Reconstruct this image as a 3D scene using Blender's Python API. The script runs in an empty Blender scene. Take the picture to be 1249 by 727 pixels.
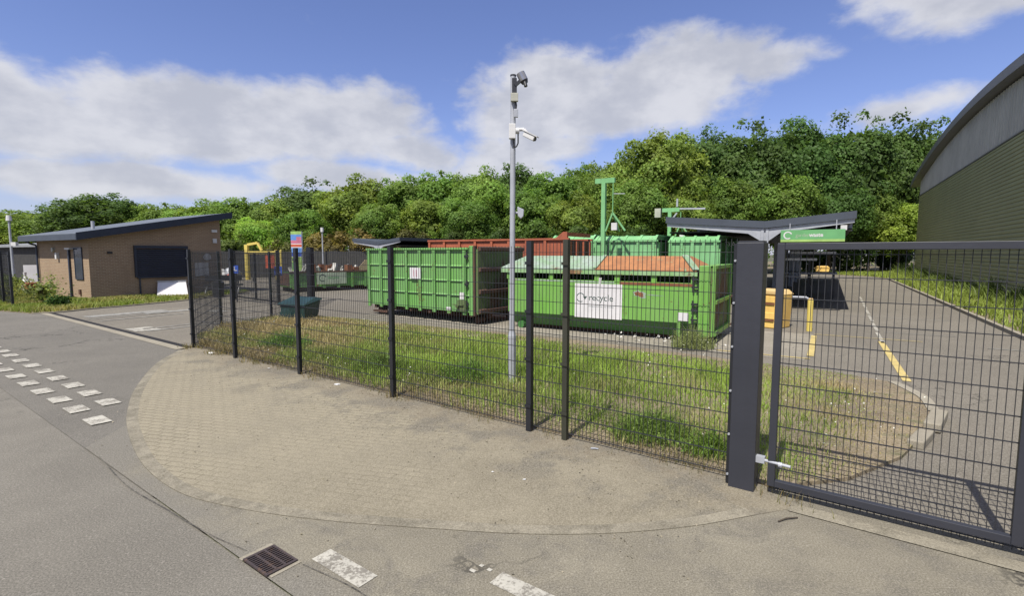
import bpy, bmesh, math, random
import numpy as np
from mathutils import Vector, Matrix

random.seed(7)
C = bpy.context.scene
COL = C.collection
A = Vector((0.525, 0.851, 0))        # along the yard road
B = Vector((0.851, -0.525, 0))       # across it, to the right
U = Vector((0.806, -0.592, 0))       # along the street fence, to the right
ROT_B = math.atan2(-0.525, 0.851)
ROT_U = math.atan2(-0.592, 0.806)


# ------------------------------------------------------------------ materials
def lin(r, g, b):
    f = lambda c: (c / 255 / 12.92) if c / 255 <= 0.04045 else ((c / 255 + 0.055) / 1.055) ** 2.4
    return (f(r), f(g), f(b))


def new_mat(name):
    m = bpy.data.materials.new(name)
    m.use_nodes = True
    nt = m.node_tree
    b = nt.nodes['Principled BSDF']
    return m, nt, b


def rgb(c):
    return (c[0], c[1], c[2], 1.0)


def noise(nt, vec, scale, detail=4.0, rough=0.6, dist=0.0):
    n = nt.nodes.new('ShaderNodeTexNoise')
    n.inputs['Scale'].default_value = scale
    n.inputs['Detail'].default_value = detail
    n.inputs['Roughness'].default_value = rough
    n.inputs['Distortion'].default_value = dist
    nt.links.new(vec, n.inputs['Vector'])
    return n.outputs['Fac']


def ramp(nt, fac, lo, hi):
    r = nt.nodes.new('ShaderNodeMapRange')
    r.interpolation_type = 'SMOOTHSTEP'
    r.inputs['From Min'].default_value = lo
    r.inputs['From Max'].default_value = hi
    nt.links.new(fac, r.inputs['Value'])
    return r.outputs['Result']


def mix(nt, fac, a, b, mode='MIX'):
    m = nt.nodes.new('ShaderNodeMix')
    m.data_type = 'RGBA'
    m.blend_type = mode
    m.clamp_factor = True
    if hasattr(fac, 'node'):
        nt.links.new(fac, m.inputs[0])
    else:
        m.inputs[0].default_value = fac
    for i, v in ((6, a), (7, b)):
        if hasattr(v, 'node'):
            nt.links.new(v, m.inputs[i])
        else:
            m.inputs[i].default_value = rgb(v)
    return m.outputs[2]


def math_node(nt, op, a, b=None, clamp=False):
    n = nt.nodes.new('ShaderNodeMath')
    n.operation = op
    n.use_clamp = clamp
    for i, v in enumerate((a, b)):
        if v is None:
            continue
        if hasattr(v, 'node'):
            nt.links.new(v, n.inputs[i])
        else:
            n.inputs[i].default_value = v
    return n.outputs[0]


def bump(nt, bsdf, h, strength=0.3, dist=0.02):
    b = nt.nodes.new('ShaderNodeBump')
    b.inputs['Strength'].default_value = strength
    b.inputs['Distance'].default_value = dist
    nt.links.new(h, b.inputs['Height'])
    nt.links.new(b.outputs[0], bsdf.inputs['Normal'])


def coords(nt, kind='Object'):
    t = nt.nodes.new('ShaderNodeTexCoord')
    return t.outputs[kind]


def mapped(nt, vec, rotz=0.0, scale=(1, 1, 1)):
    m = nt.nodes.new('ShaderNodeMapping')
    m.inputs['Rotation'].default_value[2] = rotz
    m.inputs['Scale'].default_value = scale
    nt.links.new(vec, m.inputs['Vector'])
    return m.outputs[0]


def painted(name, col, col2=None, rough=0.5, metallic=0.0, scale=2.0, rust=None, rust_lo=0.62, rust_hi=0.7,
            rust_scale=1.3, streak=0.0):
    """paint or metal with uneven fading, grime streaks and, if asked, rust patches"""
    m, nt, b = new_mat(name)
    v = coords(nt)
    c2 = col2 or tuple(x * 0.72 for x in col)
    base = mix(nt, ramp(nt, noise(nt, v, scale, 6), 0.3, 0.72), c2, col)
    if streak:
        s = noise(nt, mapped(nt, v, 0, (6, 6, 0.35)), 2.0, 4)
        base = mix(nt, math_node(nt, 'MULTIPLY', ramp(nt, s, 0.45, 0.8), streak), base, tuple(x * 0.35 + 0.012 for x in col))
    if rust:
        f = noise(nt, mapped(nt, v, 0, (1, 1, 0.6)), rust_scale, 8, 0.7)
        base = mix(nt, ramp(nt, f, rust_lo, rust_hi), base, mix(nt, ramp(nt, noise(nt, v, 12, 4), .35, .65), rust, tuple(x * 0.45 for x in rust)))
    if rust:
        chips = math_node(nt, 'ADD', math_node(nt, 'MULTIPLY', noise(nt, v, 15, 3, 0.6), 0.6), math_node(nt, 'MULTIPLY', noise(nt, v, 2.2, 4, 0.6), 0.4))
        base = mix(nt, ramp(nt, chips, 0.6, 0.63), base, tuple(x * 0.8 for x in rust))
        run = noise(nt, mapped(nt, v, 0, (9, 9, 0.5)), 1.6, 5, 0.65)
        base = mix(nt, math_node(nt, 'MULTIPLY', ramp(nt, run, 0.6, 0.74), 0.45), base, tuple(x * 0.9 + 0.01 for x in rust))
    nt.links.new(base, b.inputs['Base Color'])
    b.inputs['Roughness'].default_value = rough
    b.inputs['Metallic'].default_value = metallic
    bump(nt, b, noise(nt, v, 9, 5), 0.12, 0.02)
    return m


def tarmac(name, dark, light, big=0.35, fine=90, tint=None, tint_lo=0.5, tint_hi=0.8, cracks=0.0, grit=0.36, blend=None):
    m, nt, b = new_mat(name)
    v = coords(nt)
    base = mix(nt, ramp(nt, noise(nt, v, big, 5, 0.65), 0.32, 0.7), dark, light)
    if tint:
        base = mix(nt, ramp(nt, noise(nt, v, big * 2.3, 6, 0.7, 0.5), tint_lo, tint_hi), base, tint)
    if blend:   # dust lies thick by the kerb and thins out over the road
        s = nt.nodes.new('ShaderNodeSeparateXYZ')
        nt.links.new(mapped(nt, v, -ROT_U), s.inputs[0])
        wob = math_node(nt, 'MULTIPLY', noise(nt, v, 1.6, 6, 0.65), 0.9)
        fn = ramp(nt, math_node(nt, 'ADD', s.outputs[1], wob), blend[1], blend[1] + 0.55)
        fs = ramp(nt, math_node(nt, 'ADD', s.outputs[0], wob), blend[2], blend[2] + 0.9)
        base = mix(nt, math_node(nt, 'MULTIPLY', fn, fs), blend[0], base)
    st = noise(nt, mapped(nt, v, -ROT_U, (0.25, 3.0, 1)), 1.1, 5, 0.6)
    base = mix(nt, math_node(nt, 'MULTIPLY', ramp(nt, st, 0.5, 0.75), 0.16), base, tuple(x * 0.62 for x in dark))
    spot = noise(nt, v, 1.9, 3, 0.5)
    base = mix(nt, math_node(nt, 'MULTIPLY', ramp(nt, spot, 0.68, 0.76), 0.35), base, (0.05, 0.047, 0.042))
    g = noise(nt, v, fine, 3, 0.8)
    base = mix(nt, ramp(nt, g, 0.35, 0.68), mix(nt, grit, base, (0.012, 0.012, 0.012)), mix(nt, grit * 0.35, base, (0.6, 0.57, 0.5)))
    sp = nt.nodes.new('ShaderNodeTexVoronoi')
    sp.inputs['Scale'].default_value = fine * 1.1
    nt.links.new(v, sp.inputs['Vector'])
    base = mix(nt, math_node(nt, 'MULTIPLY', ramp(nt, sp.outputs['Color'], 0.8, 0.95), 0.16), base, (0.5, 0.47, 0.41))
    if cracks:
        vo = nt.nodes.new('ShaderNodeTexVoronoi')
        vo.feature = 'DISTANCE_TO_EDGE'
        vo.inputs['Scale'].default_value = 0.45
        dv = nt.nodes.new('ShaderNodeVectorMath')
        nz = nt.nodes.new('ShaderNodeTexNoise')
        nz.inputs['Scale'].default_value = 2.5
        nz.inputs['Detail'].default_value = 6
        nt.links.new(v, nz.inputs['Vector'])
        nt.links.new(v, dv.inputs[0])
        nt.links.new(nz.outputs['Color'], dv.inputs[1])
        nt.links.new(dv.outputs[0], vo.inputs['Vector'])
        ck = math_node(nt, 'MULTIPLY', math_node(nt, 'SUBTRACT', 1.0, ramp(nt, vo.outputs['Distance'], 0.003, 0.012)), cracks)
        msk = math_node(nt, 'MULTIPLY', ck, ramp(nt, noise(nt, v, 0.5, 3), 0.5, 0.62))
        base = mix(nt, msk, base, (0.025, 0.024, 0.022))
    nt.links.new(base, b.inputs['Base Color'])
    b.inputs['Roughness'].default_value = 0.93
    b.inputs['Specular IOR Level'].default_value = 0.25
    bump(nt, b, g, 0.35, 0.006)
    return m


def leaf_mat(name, trans=0.35, gain=1.0):
    m, nt, b = new_mat(name)
    at = nt.nodes.new('ShaderNodeAttribute')
    at.attribute_name = 'col'
    oi = nt.nodes.new('ShaderNodeObjectInfo')
    hs = nt.nodes.new('ShaderNodeHueSaturation')
    nt.links.new(at.outputs['Color'], hs.inputs['Color'])
    nt.links.new(math_node(nt, 'ADD', math_node(nt, 'MULTIPLY', oi.outputs['Random'], 0.022), 0.489), hs.inputs['Hue'])
    nt.links.new(math_node(nt, 'ADD', math_node(nt, 'MULTIPLY', oi.outputs['Random'], 0.2 * gain), 0.9 * gain), hs.inputs['Value'])
    nt.links.new(hs.outputs[0], b.inputs['Base Color'])
    b.inputs['Roughness'].default_value = 0.55
    b.inputs['Specular IOR Level'].default_value = 0.25
    tr = nt.nodes.new('ShaderNodeBsdfTranslucent')
    nt.links.new(mix(nt, 0.5, hs.outputs[0], mix(nt, 1.0, hs.outputs[0], (1.5, 1.5, 0.5), 'MULTIPLY')), tr.inputs['Color'])
    ms = nt.nodes.new('ShaderNodeMixShader')
    ms.inputs[0].default_value = trans
    nt.links.new(b.outputs[0], ms.inputs[1])
    nt.links.new(tr.outputs[0], ms.inputs[2])
    nt.links.new(ms.outputs[0], nt.nodes['Material Output'].inputs['Surface'])
    return m


def brick_mat(name, c1, c2, mortar, bw=0.225, bh=0.075, msize=0.012, plan=False, rotz=0.0, fade=0.0, dirt=None, offset=0.5, silt=False):
    m, nt, b = new_mat(name)
    v = coords(nt)
    if plan:
        uv = mapped(nt, v, rotz)
    else:   # wall: u = x + y, v = z of the local frame
        s = nt.nodes.new('ShaderNodeSeparateXYZ')
        nt.links.new(v, s.inputs[0])
        cb = nt.nodes.new('ShaderNodeCombineXYZ')
        nt.links.new(math_node(nt, 'ADD', s.outputs[0], s.outputs[1]), cb.inputs[0])
        nt.links.new(s.outputs[2], cb.inputs[1])
        uv = cb.outputs[0]
    br = nt.nodes.new('ShaderNodeTexBrick')
    br.inputs['Scale'].default_value = 1.0
    br.inputs['Brick Width'].default_value = bw
    br.inputs['Row Height'].default_value = bh
    br.inputs['Mortar Size'].default_value = msize
    br.inputs['Mortar Smooth'].default_value = 0.3
    br.inputs['Color1'].default_value = rgb(c1)
    br.inputs['Color2'].default_value = rgb(c2)
    br.inputs['Mortar'].default_value = rgb(mortar)
    br.offset = offset
    nt.links.new(uv, br.inputs['Vector'])
    base = br.outputs['Color']
    mean = tuple((x + y) / 2 for x, y in zip(c1, c2))
    if fade:
        f = ramp(nt, noise(nt, v, 0.45, 5, 0.6), 0.3, 0.62)
        base = mix(nt, math_node(nt, 'MULTIPLY', f, fade), base, mean)
    if dirt:
        base = mix(nt, ramp(nt, noise(nt, v, 0.55, 7, 0.7, 0.4), 0.45, 0.75), base, dirt)
    if silt:    # grit washed over the blocks towards the gate and along the fence
        s = nt.nodes.new('ShaderNodeSeparateXYZ')
        nt.links.new(mapped(nt, v, -ROT_U), s.inputs[0])
        along = math_node(nt, 'ADD', s.outputs[0], math_node(nt, 'MULTIPLY', noise(nt, v, 0.7, 6, 0.65), 5.0))
        near = math_node(nt, 'ADD', s.outputs[1], math_node(nt, 'MULTIPLY', noise(nt, v, 1.2, 6, 0.65), 1.6))
        sv = mix(nt, ramp(nt, noise(nt, v, 1.1, 7, 0.7), 0.3, 0.7), (0.155, 0.138, 0.098), (0.23, 0.207, 0.15))
        base = mix(nt, ramp(nt, along, -4.0, 0.4), base, sv)
        base = mix(nt, math_node(nt, 'MULTIPLY', ramp(nt, near, 5.25, 6.1), 0.9), base, mix(nt, ramp(nt, noise(nt, v, 6, 5), .35, .65), (0.13, 0.108, 0.075), (0.2, 0.175, 0.125)))
        base = mix(nt, math_node(nt, 'MULTIPLY', math_node(nt, 'MULTIPLY', ramp(nt, near, 4.3, 5.5), ramp(nt, noise(nt, v, 1.5, 7, 0.72), 0.45, 0.62)), 0.8), base, (0.098, 0.092, 0.077))
    g = noise(nt, v, 70, 3, 0.8)
    base = mix(nt, math_node(nt, 'MULTIPLY', ramp(nt, g, 0.35, 0.7), 0.3), mix(nt, 0.25, base, (0.02, 0.018, 0.015)), (0.5, 0.45, 0.36))
    nt.links.new(base, b.inputs['Base Color'])
    b.inputs['Roughness'].default_value = 0.92
    b.inputs['Specular IOR Level'].default_value = 0.2
    bump(nt, b, br.outputs['Fac'], -0.25, 0.004)
    return m


M = {}
M['road'] = tarmac('worn road tarmac', (0.128, 0.119, 0.101), (0.178, 0.166, 0.14), 0.4, 75, (0.185, 0.168, 0.135), 0.58, 0.9, 1.0)
M['bell'] = tarmac('smooth entrance tarmac', (0.11, 0.103, 0.09), (0.15, 0.14, 0.121), 0.3, 110, (0.155, 0.143, 0.118), 0.6, 0.9, 0.8)
M['dusty'] = tarmac('dusty brown tarmac', (0.16, 0.144, 0.108), (0.215, 0.195, 0.146), 0.8, 80, (0.125, 0.114, 0.092), 0.45, 0.7, 0.8, blend=((0.152, 0.142, 0.12), 2.071, -6.529))
M['yard'] = tarmac('yard tarmac', (0.135, 0.121, 0.098), (0.178, 0.16, 0.13), 0.25, 60, (0.17, 0.155, 0.128), 0.55, 0.85, 0.6)
M['pad'] = tarmac('yard concrete', (0.22, 0.2, 0.16), (0.28, 0.255, 0.208), 0.5, 60, (0.14, 0.125, 0.1), 0.5, 0.8, 0.5)
M['path'] = tarmac('gritty footway', (0.145, 0.13, 0.098), (0.225, 0.205, 0.158), 0.9, 55, (0.12, 0.112, 0.09), 0.42, 0.75, 0.0)
M['pave'] = brick_mat('block paving', (0.275, 0.247, 0.175), (0.23, 0.206, 0.147), (0.112, 0.098, 0.067), 0.2, 0.1, 0.012, True, 0.25, 0.6, (0.188, 0.17, 0.124), silt=True)
M['kerb'] = tarmac('kerb concrete', (0.235, 0.212, 0.165), (0.29, 0.265, 0.21), 1.5, 90, (0.2, 0.178, 0.135), 0.5, 0.8, grit=0.2)
M['kerbdust'] = tarmac('dusty flush kerb', (0.2, 0.18, 0.135), (0.265, 0.24, 0.182), 1.2, 80, (0.15, 0.135, 0.1), 0.42, 0.62, grit=0.3)
M['joint'] = tarmac('silted joint', (0.03, 0.028, 0.025), (0.13, 0.12, 0.1), 4, 50)
M['soil'] = tarmac('dry soil', (0.13, 0.1, 0.062), (0.24, 0.19, 0.115), 0.9, 30, (0.09, 0.095, 0.035), 0.5, 0.72)
M['field'] = tarmac('rough ground', (0.05, 0.06, 0.025), (0.08, 0.085, 0.04), 0.1, 8)


def worn_paint(name, col, under, lo, hi):
    m, nt, b = new_mat(name)
    v = coords(nt)
    n = math_node(nt, 'ADD', math_node(nt, 'MULTIPLY', noise(nt, v, 40, 5, 0.75), 0.55), math_node(nt, 'MULTIPLY', noise(nt, v, 5, 4), 0.45))
    c = mix(nt, ramp(nt, noise(nt, v, 3, 5), .3, .7), col, tuple(x * 0.8 for x in col))
    nt.links.new(mix(nt, ramp(nt, n, lo, hi), c, under), b.inputs['Base Color'])
    b.inputs['Roughness'].default_value = 0.8
    return m


M['line_white'] = worn_paint('worn white road paint', (0.4, 0.385, 0.335), (0.16, 0.148, 0.125), 0.46, 0.58)
M['line_faint'] = worn_paint('faded white road paint', (0.28, 0.275, 0.25), (0.135, 0.13, 0.12), 0.44, 0.6)
M['line_yellow'] = worn_paint('worn yellow road paint', (0.48, 0.38, 0.14), (0.17, 0.155, 0.12), 0.52, 0.66)
M['anthracite'] = painted('anthracite powder coat', (0.029, 0.031, 0.041), (0.022, 0.024, 0.032), 0.5, 0, 1.2, streak=0.25)
M['wire'] = painted('dark coated wire', (0.022, 0.023, 0.028), (0.016, 0.017, 0.02), 0.5)
M['postblack'] = painted('black fence post', (0.014, 0.015, 0.02), (0.01, 0.011, 0.014), 0.42)
M['postolive'] = painted('weathered olive post', (0.035, 0.036, 0.024), (0.025, 0.026, 0.018), 0.5)
M['galv'] = painted('galvanised steel', (0.36, 0.375, 0.41), (0.29, 0.305, 0.335), 0.45, 0.1, 3)
M['white'] = painted('off white plastic', (0.56, 0.56, 0.56), (0.48, 0.48, 0.47), 0.45)
M['white_sign'] = painted('white sign panel', (0.6, 0.59, 0.6), (0.52, 0.51, 0.52), 0.4, 0, 1.2)
M['cream'] = painted('cream enclosure', (0.4, 0.4, 0.34), None, 0.5)
M['dark'] = painted('dark plastic', (0.025, 0.026, 0.03), None, 0.4)
M['chrome'] = painted('camera housing steel', (0.4, 0.4, 0.42), None, 0.25, 0.7)
RUST = (0.16, 0.062, 0.028)
M['green'] = painted('faded green paint', (0.125, 0.315, 0.07), (0.14, 0.295, 0.1), 0.55, 0, 0.9, RUST, 0.62, 0.68, 1.0, 0.5)
M['green2'] = painted('bright green paint', (0.13, 0.335, 0.042), (0.15, 0.31, 0.075), 0.5, 0, 0.8, (0.15, 0.09, 0.04), 0.63, 0.7, 1.2, 0.45)
M['greendark'] = painted('deep green paint', (0.05, 0.17, 0.04), (0.036, 0.13, 0.032), 0.5, 0, 1.5, RUST, 0.62, 0.68, 1.4, 0.4)
M['greenpale'] = painted('pale green paint', (0.19, 0.42, 0.19), (0.14, 0.34, 0.14), 0.5, 0, 1.2, RUST, 0.7, 0.75, 1.3, 0.3)
M['lidpale'] = painted('chalky green lid', (0.28, 0.33, 0.3), (0.16, 0.27, 0.14), 0.65, 0, 1.9, (0.26, 0.15, 0.075), 0.6, 0.69, 1.3, 0.55)
M['lidlip'] = painted('scuffed green lip', (0.24, 0.37, 0.2), (0.17, 0.33, 0.12), 0.6, 0, 2.5, (0.24, 0.13, 0.06), 0.56, 0.66, 1.5, 0.3)
M['lidorange'] = painted('rusty orange lid', (0.35, 0.15, 0.055), (0.25, 0.105, 0.042), 0.75, 0, 2.6, (0.2, 0.27, 0.15), 0.59, 0.67, 1.5, 0.5)
M['orange'] = painted('oxide orange paint', (0.33, 0.09, 0.042), (0.24, 0.065, 0.032), 0.65, 0, 1.0, (0.1, 0.045, 0.025), 0.58, 0.68, 1.4, 0.4)
M['rustdark'] = painted('dark rusty steel', (0.085, 0.042, 0.028), (0.055, 0.03, 0.02), 0.85, 0, 2.5, (0.13, 0.055, 0.025), 0.55, 0.66, 3.0, 0.4)
M['rustdoor'] = painted('rust stained green door', (0.075, 0.145, 0.045), (0.085, 0.1, 0.04), 0.8, 0, 1.2, (0.105, 0.058, 0.032), 0.5, 0.6, 0.9, 0.5)
M['rust'] = painted('fresh rust', (0.2, 0.08, 0.035), (0.13, 0.05, 0.025), 0.9, 0, 6)
M['brick'] = brick_mat('buff brown brick', (0.33, 0.21, 0.122), (0.245, 0.15, 0.088), (0.4, 0.32, 0.22), dirt=(0.27, 0.175, 0.108))
M['navy'] = painted('navy roof trim', (0.022, 0.03, 0.052), (0.018, 0.025, 0.042), 0.4)
M['shutter'] = painted('navy roller shutter', (0.02, 0.025, 0.042), (0.016, 0.02, 0.034), 0.45, streak=0.2)
M['roofgrey'] = painted('grey metal roof', (0.115, 0.13, 0.15), (0.09, 0.105, 0.12), 0.5, 0, 0.6, streak=0.2)
M['glass'] = painted('dark window glass', (0.02, 0.03, 0.055), None, 0.1)
M['timber'] = painted('weathered dark timber', (0.045, 0.044, 0.042), (0.028, 0.028, 0.028), 0.85, 0, 3, streak=0.4)
M['shedroof'] = painted('pale sheet roof', (0.24, 0.25, 0.26), (0.19, 0.2, 0.21), 0.6)
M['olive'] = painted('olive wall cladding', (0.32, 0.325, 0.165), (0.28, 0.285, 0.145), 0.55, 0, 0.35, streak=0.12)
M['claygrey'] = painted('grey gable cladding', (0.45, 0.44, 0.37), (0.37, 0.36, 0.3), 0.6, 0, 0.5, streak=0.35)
M['hallroof'] = painted('dark hall roof', (0.17, 0.165, 0.155), (0.14, 0.136, 0.13), 0.5, 0, 0.6)
M['canopy'] = painted('slate canopy fascia', (0.052, 0.063, 0.083), (0.042, 0.051, 0.068), 0.5, 0, 0.8, streak=0.2)
M['yellow'] = painted('yellow moulded plastic', (0.72, 0.49, 0.14), (0.64, 0.41, 0.11), 0.5, 0, 1.5, streak=0.25)
M['yellowlit'] = painted('sunlit pale yellow lid', (0.58, 0.42, 0.2), (0.5, 0.34, 0.13), 0.6)  # the lid's sunlit paleness is put into the colour
M['bollard'] = painted('yellow bollard paint', (0.62, 0.5, 0.12), (0.54, 0.43, 0.1), 0.5, streak=0.25)
M['teal'] = painted('dark teal plastic', (0.018, 0.048, 0.048), (0.014, 0.036, 0.036), 0.35)
M['blue'] = painted('blue sign face', (0.035, 0.085, 0.4), (0.03, 0.075, 0.34), 0.4)
M['blue2'] = painted('light blue print', (0.12, 0.26, 0.6), None, 0.5)
M['red'] = painted('red print', (0.45, 0.055, 0.06), None, 0.5)
M['redsign'] = painted('red orange board', (0.5, 0.1, 0.05), None, 0.5)
M['pink'] = painted('pink print', (0.5, 0.16, 0.24), None, 0.5)
M['limegreen'] = painted('lime print', (0.3, 0.47, 0.13), None, 0.5)
M['signgreen'] = painted('green sign face', (0.12, 0.33, 0.13), (0.1, 0.28, 0.11), 0.45)
M['palegreen'] = painted('pale green sign', (0.36, 0.44, 0.32), None, 0.5)
M['inkgreen'] = painted('dark green ink', (0.045, 0.085, 0.075), None, 0.6)
M['inkpale'] = painted('faded grey ink', (0.3, 0.33, 0.33), None, 0.6)
M['iron'] = painted('rusty cast iron', (0.05, 0.037, 0.036), (0.035, 0.026, 0.028), 0.7, 0, 9, (0.1, 0.062, 0.045), 0.5, 0.65, 14)
M['gapshade'] = painted('painted gap shade', (0.008, 0.007, 0.008), None, 0.9)  # flat black standing in for the shade inside gaps
M['terracotta'] = painted('terracotta', (0.35, 0.12, 0.06), None, 0.8)
M['wood'] = painted('pale plywood', (0.36, 0.28, 0.17), (0.3, 0.23, 0.14), 0.8)
M['paper'] = painted('paper scrap', (0.55, 0.54, 0.5), None, 0.8)
M['bark'] = painted('tree bark', (0.075, 0.06, 0.042), (0.05, 0.04, 0.03), 0.9, 0, 6)
M['leaf'] = leaf_mat('leaves', 0.5, 1.4)
M['grass'] = leaf_mat('grass blades', 0.4)
M['petal'] = painted('white petals', (0.6, 0.6, 0.52), None, 0.8)
M['soffit'] = painted('dark soffit', (0.03, 0.028, 0.026), None, 0.8)


# ------------------------------------------------------------------ mesh tools
class MB:
    def __init__(self):
        self.v, self.f, self.cut = [], [], []

    def add(self, verts, faces):
        o = len(self.v)
        self.cut.append((o, len(self.f)))
        self.v += [tuple(p) for p in verts]
        self.f += [tuple(i + o for i in f) for f in faces]
        return self

    def box(self, x0, x1, y0, y1, z0, z1):
        v = [(x, y, z) for z in (z0, z1) for y in (y0, y1) for x in (x0, x1)]
        return self.add(v, [(0, 2, 3, 1), (4, 5, 7, 6), (0, 1, 5, 4), (2, 6, 7, 3), (0, 4, 6, 2), (1, 3, 7, 5)])

    def prism(self, poly, axis, a0, a1):
        """poly = 2D points, extruded along axis ('x': (y,z), 'y': (x,z), 'z': (x,y))"""
        n = len(poly)
        put = {'x': lambda p, a: (a, p[0], p[1]), 'y': lambda p, a: (p[0], a, p[1]), 'z': lambda p, a: (p[0], p[1], a)}[axis]
        v = [put(p, a0) for p in poly] + [put(p, a1) for p in poly]
        return self.add(v, [tuple(range(n - 1, -1, -1)), tuple(range(n, 2 * n))] + [(i, (i + 1) % n, n + (i + 1) % n, n + i) for i in range(n)])

    def tube(self, p0, p1, r0, r1=None, n=10, caps=True):
        r1 = r0 if r1 is None else r1
        p0, p1 = Vector(p0), Vector(p1)
        d = (p1 - p0).normalized()
        s = d.orthogonal().normalized()
        t = d.cross(s)
        v = []
        for p, r in ((p0, r0), (p1, r1)):
            for k in range(n):
                a = 2 * math.pi * k / n
                v.append(p + (s * math.cos(a) + t * math.sin(a)) * r)
        f = [(k, (k + 1) % n, n + (k + 1) % n, n + k) for k in range(n)]
        if caps:
            f += [tuple(range(n - 1, -1, -1)), tuple(range(n, 2 * n))]
        return self.add(v, f)

    def bar(self, p0, p1, w, h):
        """square bar between two points, w sideways, h upwards"""
        p0, p1 = Vector(p0), Vector(p1)
        d = (p1 - p0).normalized()
        up = Vector((0, 0, 1)) if abs(d.z) < 0.95 else Vector((0, 1, 0))
        s = d.cross(up).normalized() * (w / 2)
        t = s.cross(d).normalized() * (h / 2)
        v = [p + a for p in (p0, p1) for a in (-s - t, s - t, s + t, -s + t)]
        return self.add(v, [(3, 2, 1, 0), (4, 5, 6, 7), (0, 1, 5, 4), (1, 2, 6, 5), (2, 3, 7, 6), (3, 0, 4, 7)])

    def path(self, pts, r, n=6):
        for p, q in zip(pts, pts[1:]):
            self.tube(p, q, r, n=n)
        return self

    def build_each(self, name, mat, parent=None, bevel=0.0, smooth=False):
        """every added piece becomes an object of its own"""
        out = []
        ends = self.cut[1:] + [(len(self.v), len(self.f))]
        for (v0, f0), (v1, f1) in zip(self.cut, ends):
            m = MB()
            m.add(self.v[v0:v1], [tuple(i - v0 for i in f) for f in self.f[f0:f1]])
            out.append(m.build(name, mat, parent, bevel, smooth))
        return out

    def build(self, name, mat, parent=None, bevel=0.0, smooth=False):
        me = bpy.data.meshes.new(name)
        me.from_pydata(self.v, [], self.f)
        bm = bmesh.new()
        bm.from_mesh(me)
        bmesh.ops.recalc_face_normals(bm, faces=bm.faces)
        bm.to_mesh(me)
        bm.free()
        me.materials.append(mat)
        if smooth:
            for p in me.polygons:
                p.use_smooth = True
            try:
                me.set_sharp_from_angle(angle=math.radians(40))
            except Exception:
                pass
        o = bpy.data.objects.new(name, me)
        COL.objects.link(o)
        if parent:
            o.parent = parent
        if bevel:
            mod = o.modifiers.new('bevel', 'BEVEL')
            mod.width = bevel
            mod.segments = 2
            mod.limit_method = 'ANGLE'
        return o


def tag(o, label=None, cat=None, group=None, kind=None):
    if label:
        o['label'] = label
    if cat:
        o['category'] = cat
    if group:
        o['group'] = group
    if kind:
        o['kind'] = kind
    return o


def thing(name, label, cat, loc, rotz=0.0, group=None):
    o = bpy.data.objects.new(name, None)
    o.empty_display_size = 0.3
    COL.objects.link(o)
    o.location = loc
    o.rotation_euler = (0, 0, rotz)
    return tag(o, label, cat, group)


def sheet(name, pts, z, mat, kind='structure', thick=0.0):
    mb = MB()
    if thick:
        mb.prism(pts, 'z', z - thick, z)
    else:
        mb.add([(x, y, z) for x, y in pts], [tuple(range(len(pts)))])
    o = mb.build(name, mat)
    me = o.data
    if not thick and me.polygons[0].normal.z < 0:
        me.flip_normals()
    tag(o, kind=kind)
    return o


def text(body, size, mat, parent, loc, rot, name='lettering', align='LEFT', bold=0.0, sx=1.0):
    cu = bpy.data.curves.new(name, 'FONT')
    cu.body = body
    cu.size = size
    cu.align_x = align
    cu.extrude = 0.001
    cu.offset = bold
    cu.resolution_u = 3
    o = bpy.data.objects.new(name, cu)
    COL.objects.link(o)
    bpy.context.view_layer.update()
    me = bpy.data.meshes.new_from_object(o.evaluated_get(bpy.context.evaluated_depsgraph_get()))
    bpy.data.objects.remove(o)
    bpy.data.curves.remove(cu)
    me.materials.clear()
    me.materials.append(mat)
    o = bpy.data.objects.new(name, me)
    COL.objects.link(o)
    o.parent = parent
    o.location = loc
    o.rotation_euler = rot
    o.scale = (sx, 1, 1)
    return o


def smooth_line(pts, n=6):
    """Catmull-Rom through 2D points"""
    P = [Vector((*p, 0)) for p in pts]
    P = [P[0] * 2 - P[1]] + P + [P[-1] * 2 - P[-2]]
    out = []
    for i in range(1, len(P) - 2):
        for k in range(n):
            t = k / n
            a, b, c, d = P[i - 1:i + 3]
            q = 0.5 * ((2 * b) + (c - a) * t + (2 * a - 5 * b + 4 * c - d) * t * t + (3 * b - a - 3 * c + d) * t ** 3)
            out.append((q.x, q.y))
    out.append((P[-2].x, P[-2].y))
    return out


def offset_line(pts, w):
    out = []
    for i, p in enumerate(pts):
        q0 = Vector((*pts[max(0, i - 1)], 0))
        q1 = Vector((*pts[min(len(pts) - 1, i + 1)], 0))
        d = (q1 - q0).normalized()
        out.append((p[0] - d.y * w, p[1] + d.x * w))
    return out


def ribbon(name, pts, w, z, mat, thick=0.0):
    off = offset_line(pts, w)
    mb = MB()
    n = len(pts)
    v = [(x, y, z) for x, y in pts] + [(x, y, z) for x, y in off]
    f = [(i, i + 1, n + i + 1, n + i) for i in range(n - 1)]
    mb.add(v, f)
    if thick:
        for side in (pts, off):
            v = [(x, y, z) for x, y in side] + [(x, y, z - thick) for x, y in side]
            mb.add(v, [(i, i + 1, n + i + 1, n + i) for i in range(n - 1)])
    o = mb.build(name, mat)
    for p in o.data.polygons:
        if abs(p.normal.z) > 0.5 and p.normal.z < 0:
            p.flip()
    return tag(o, kind='structure')


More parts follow.
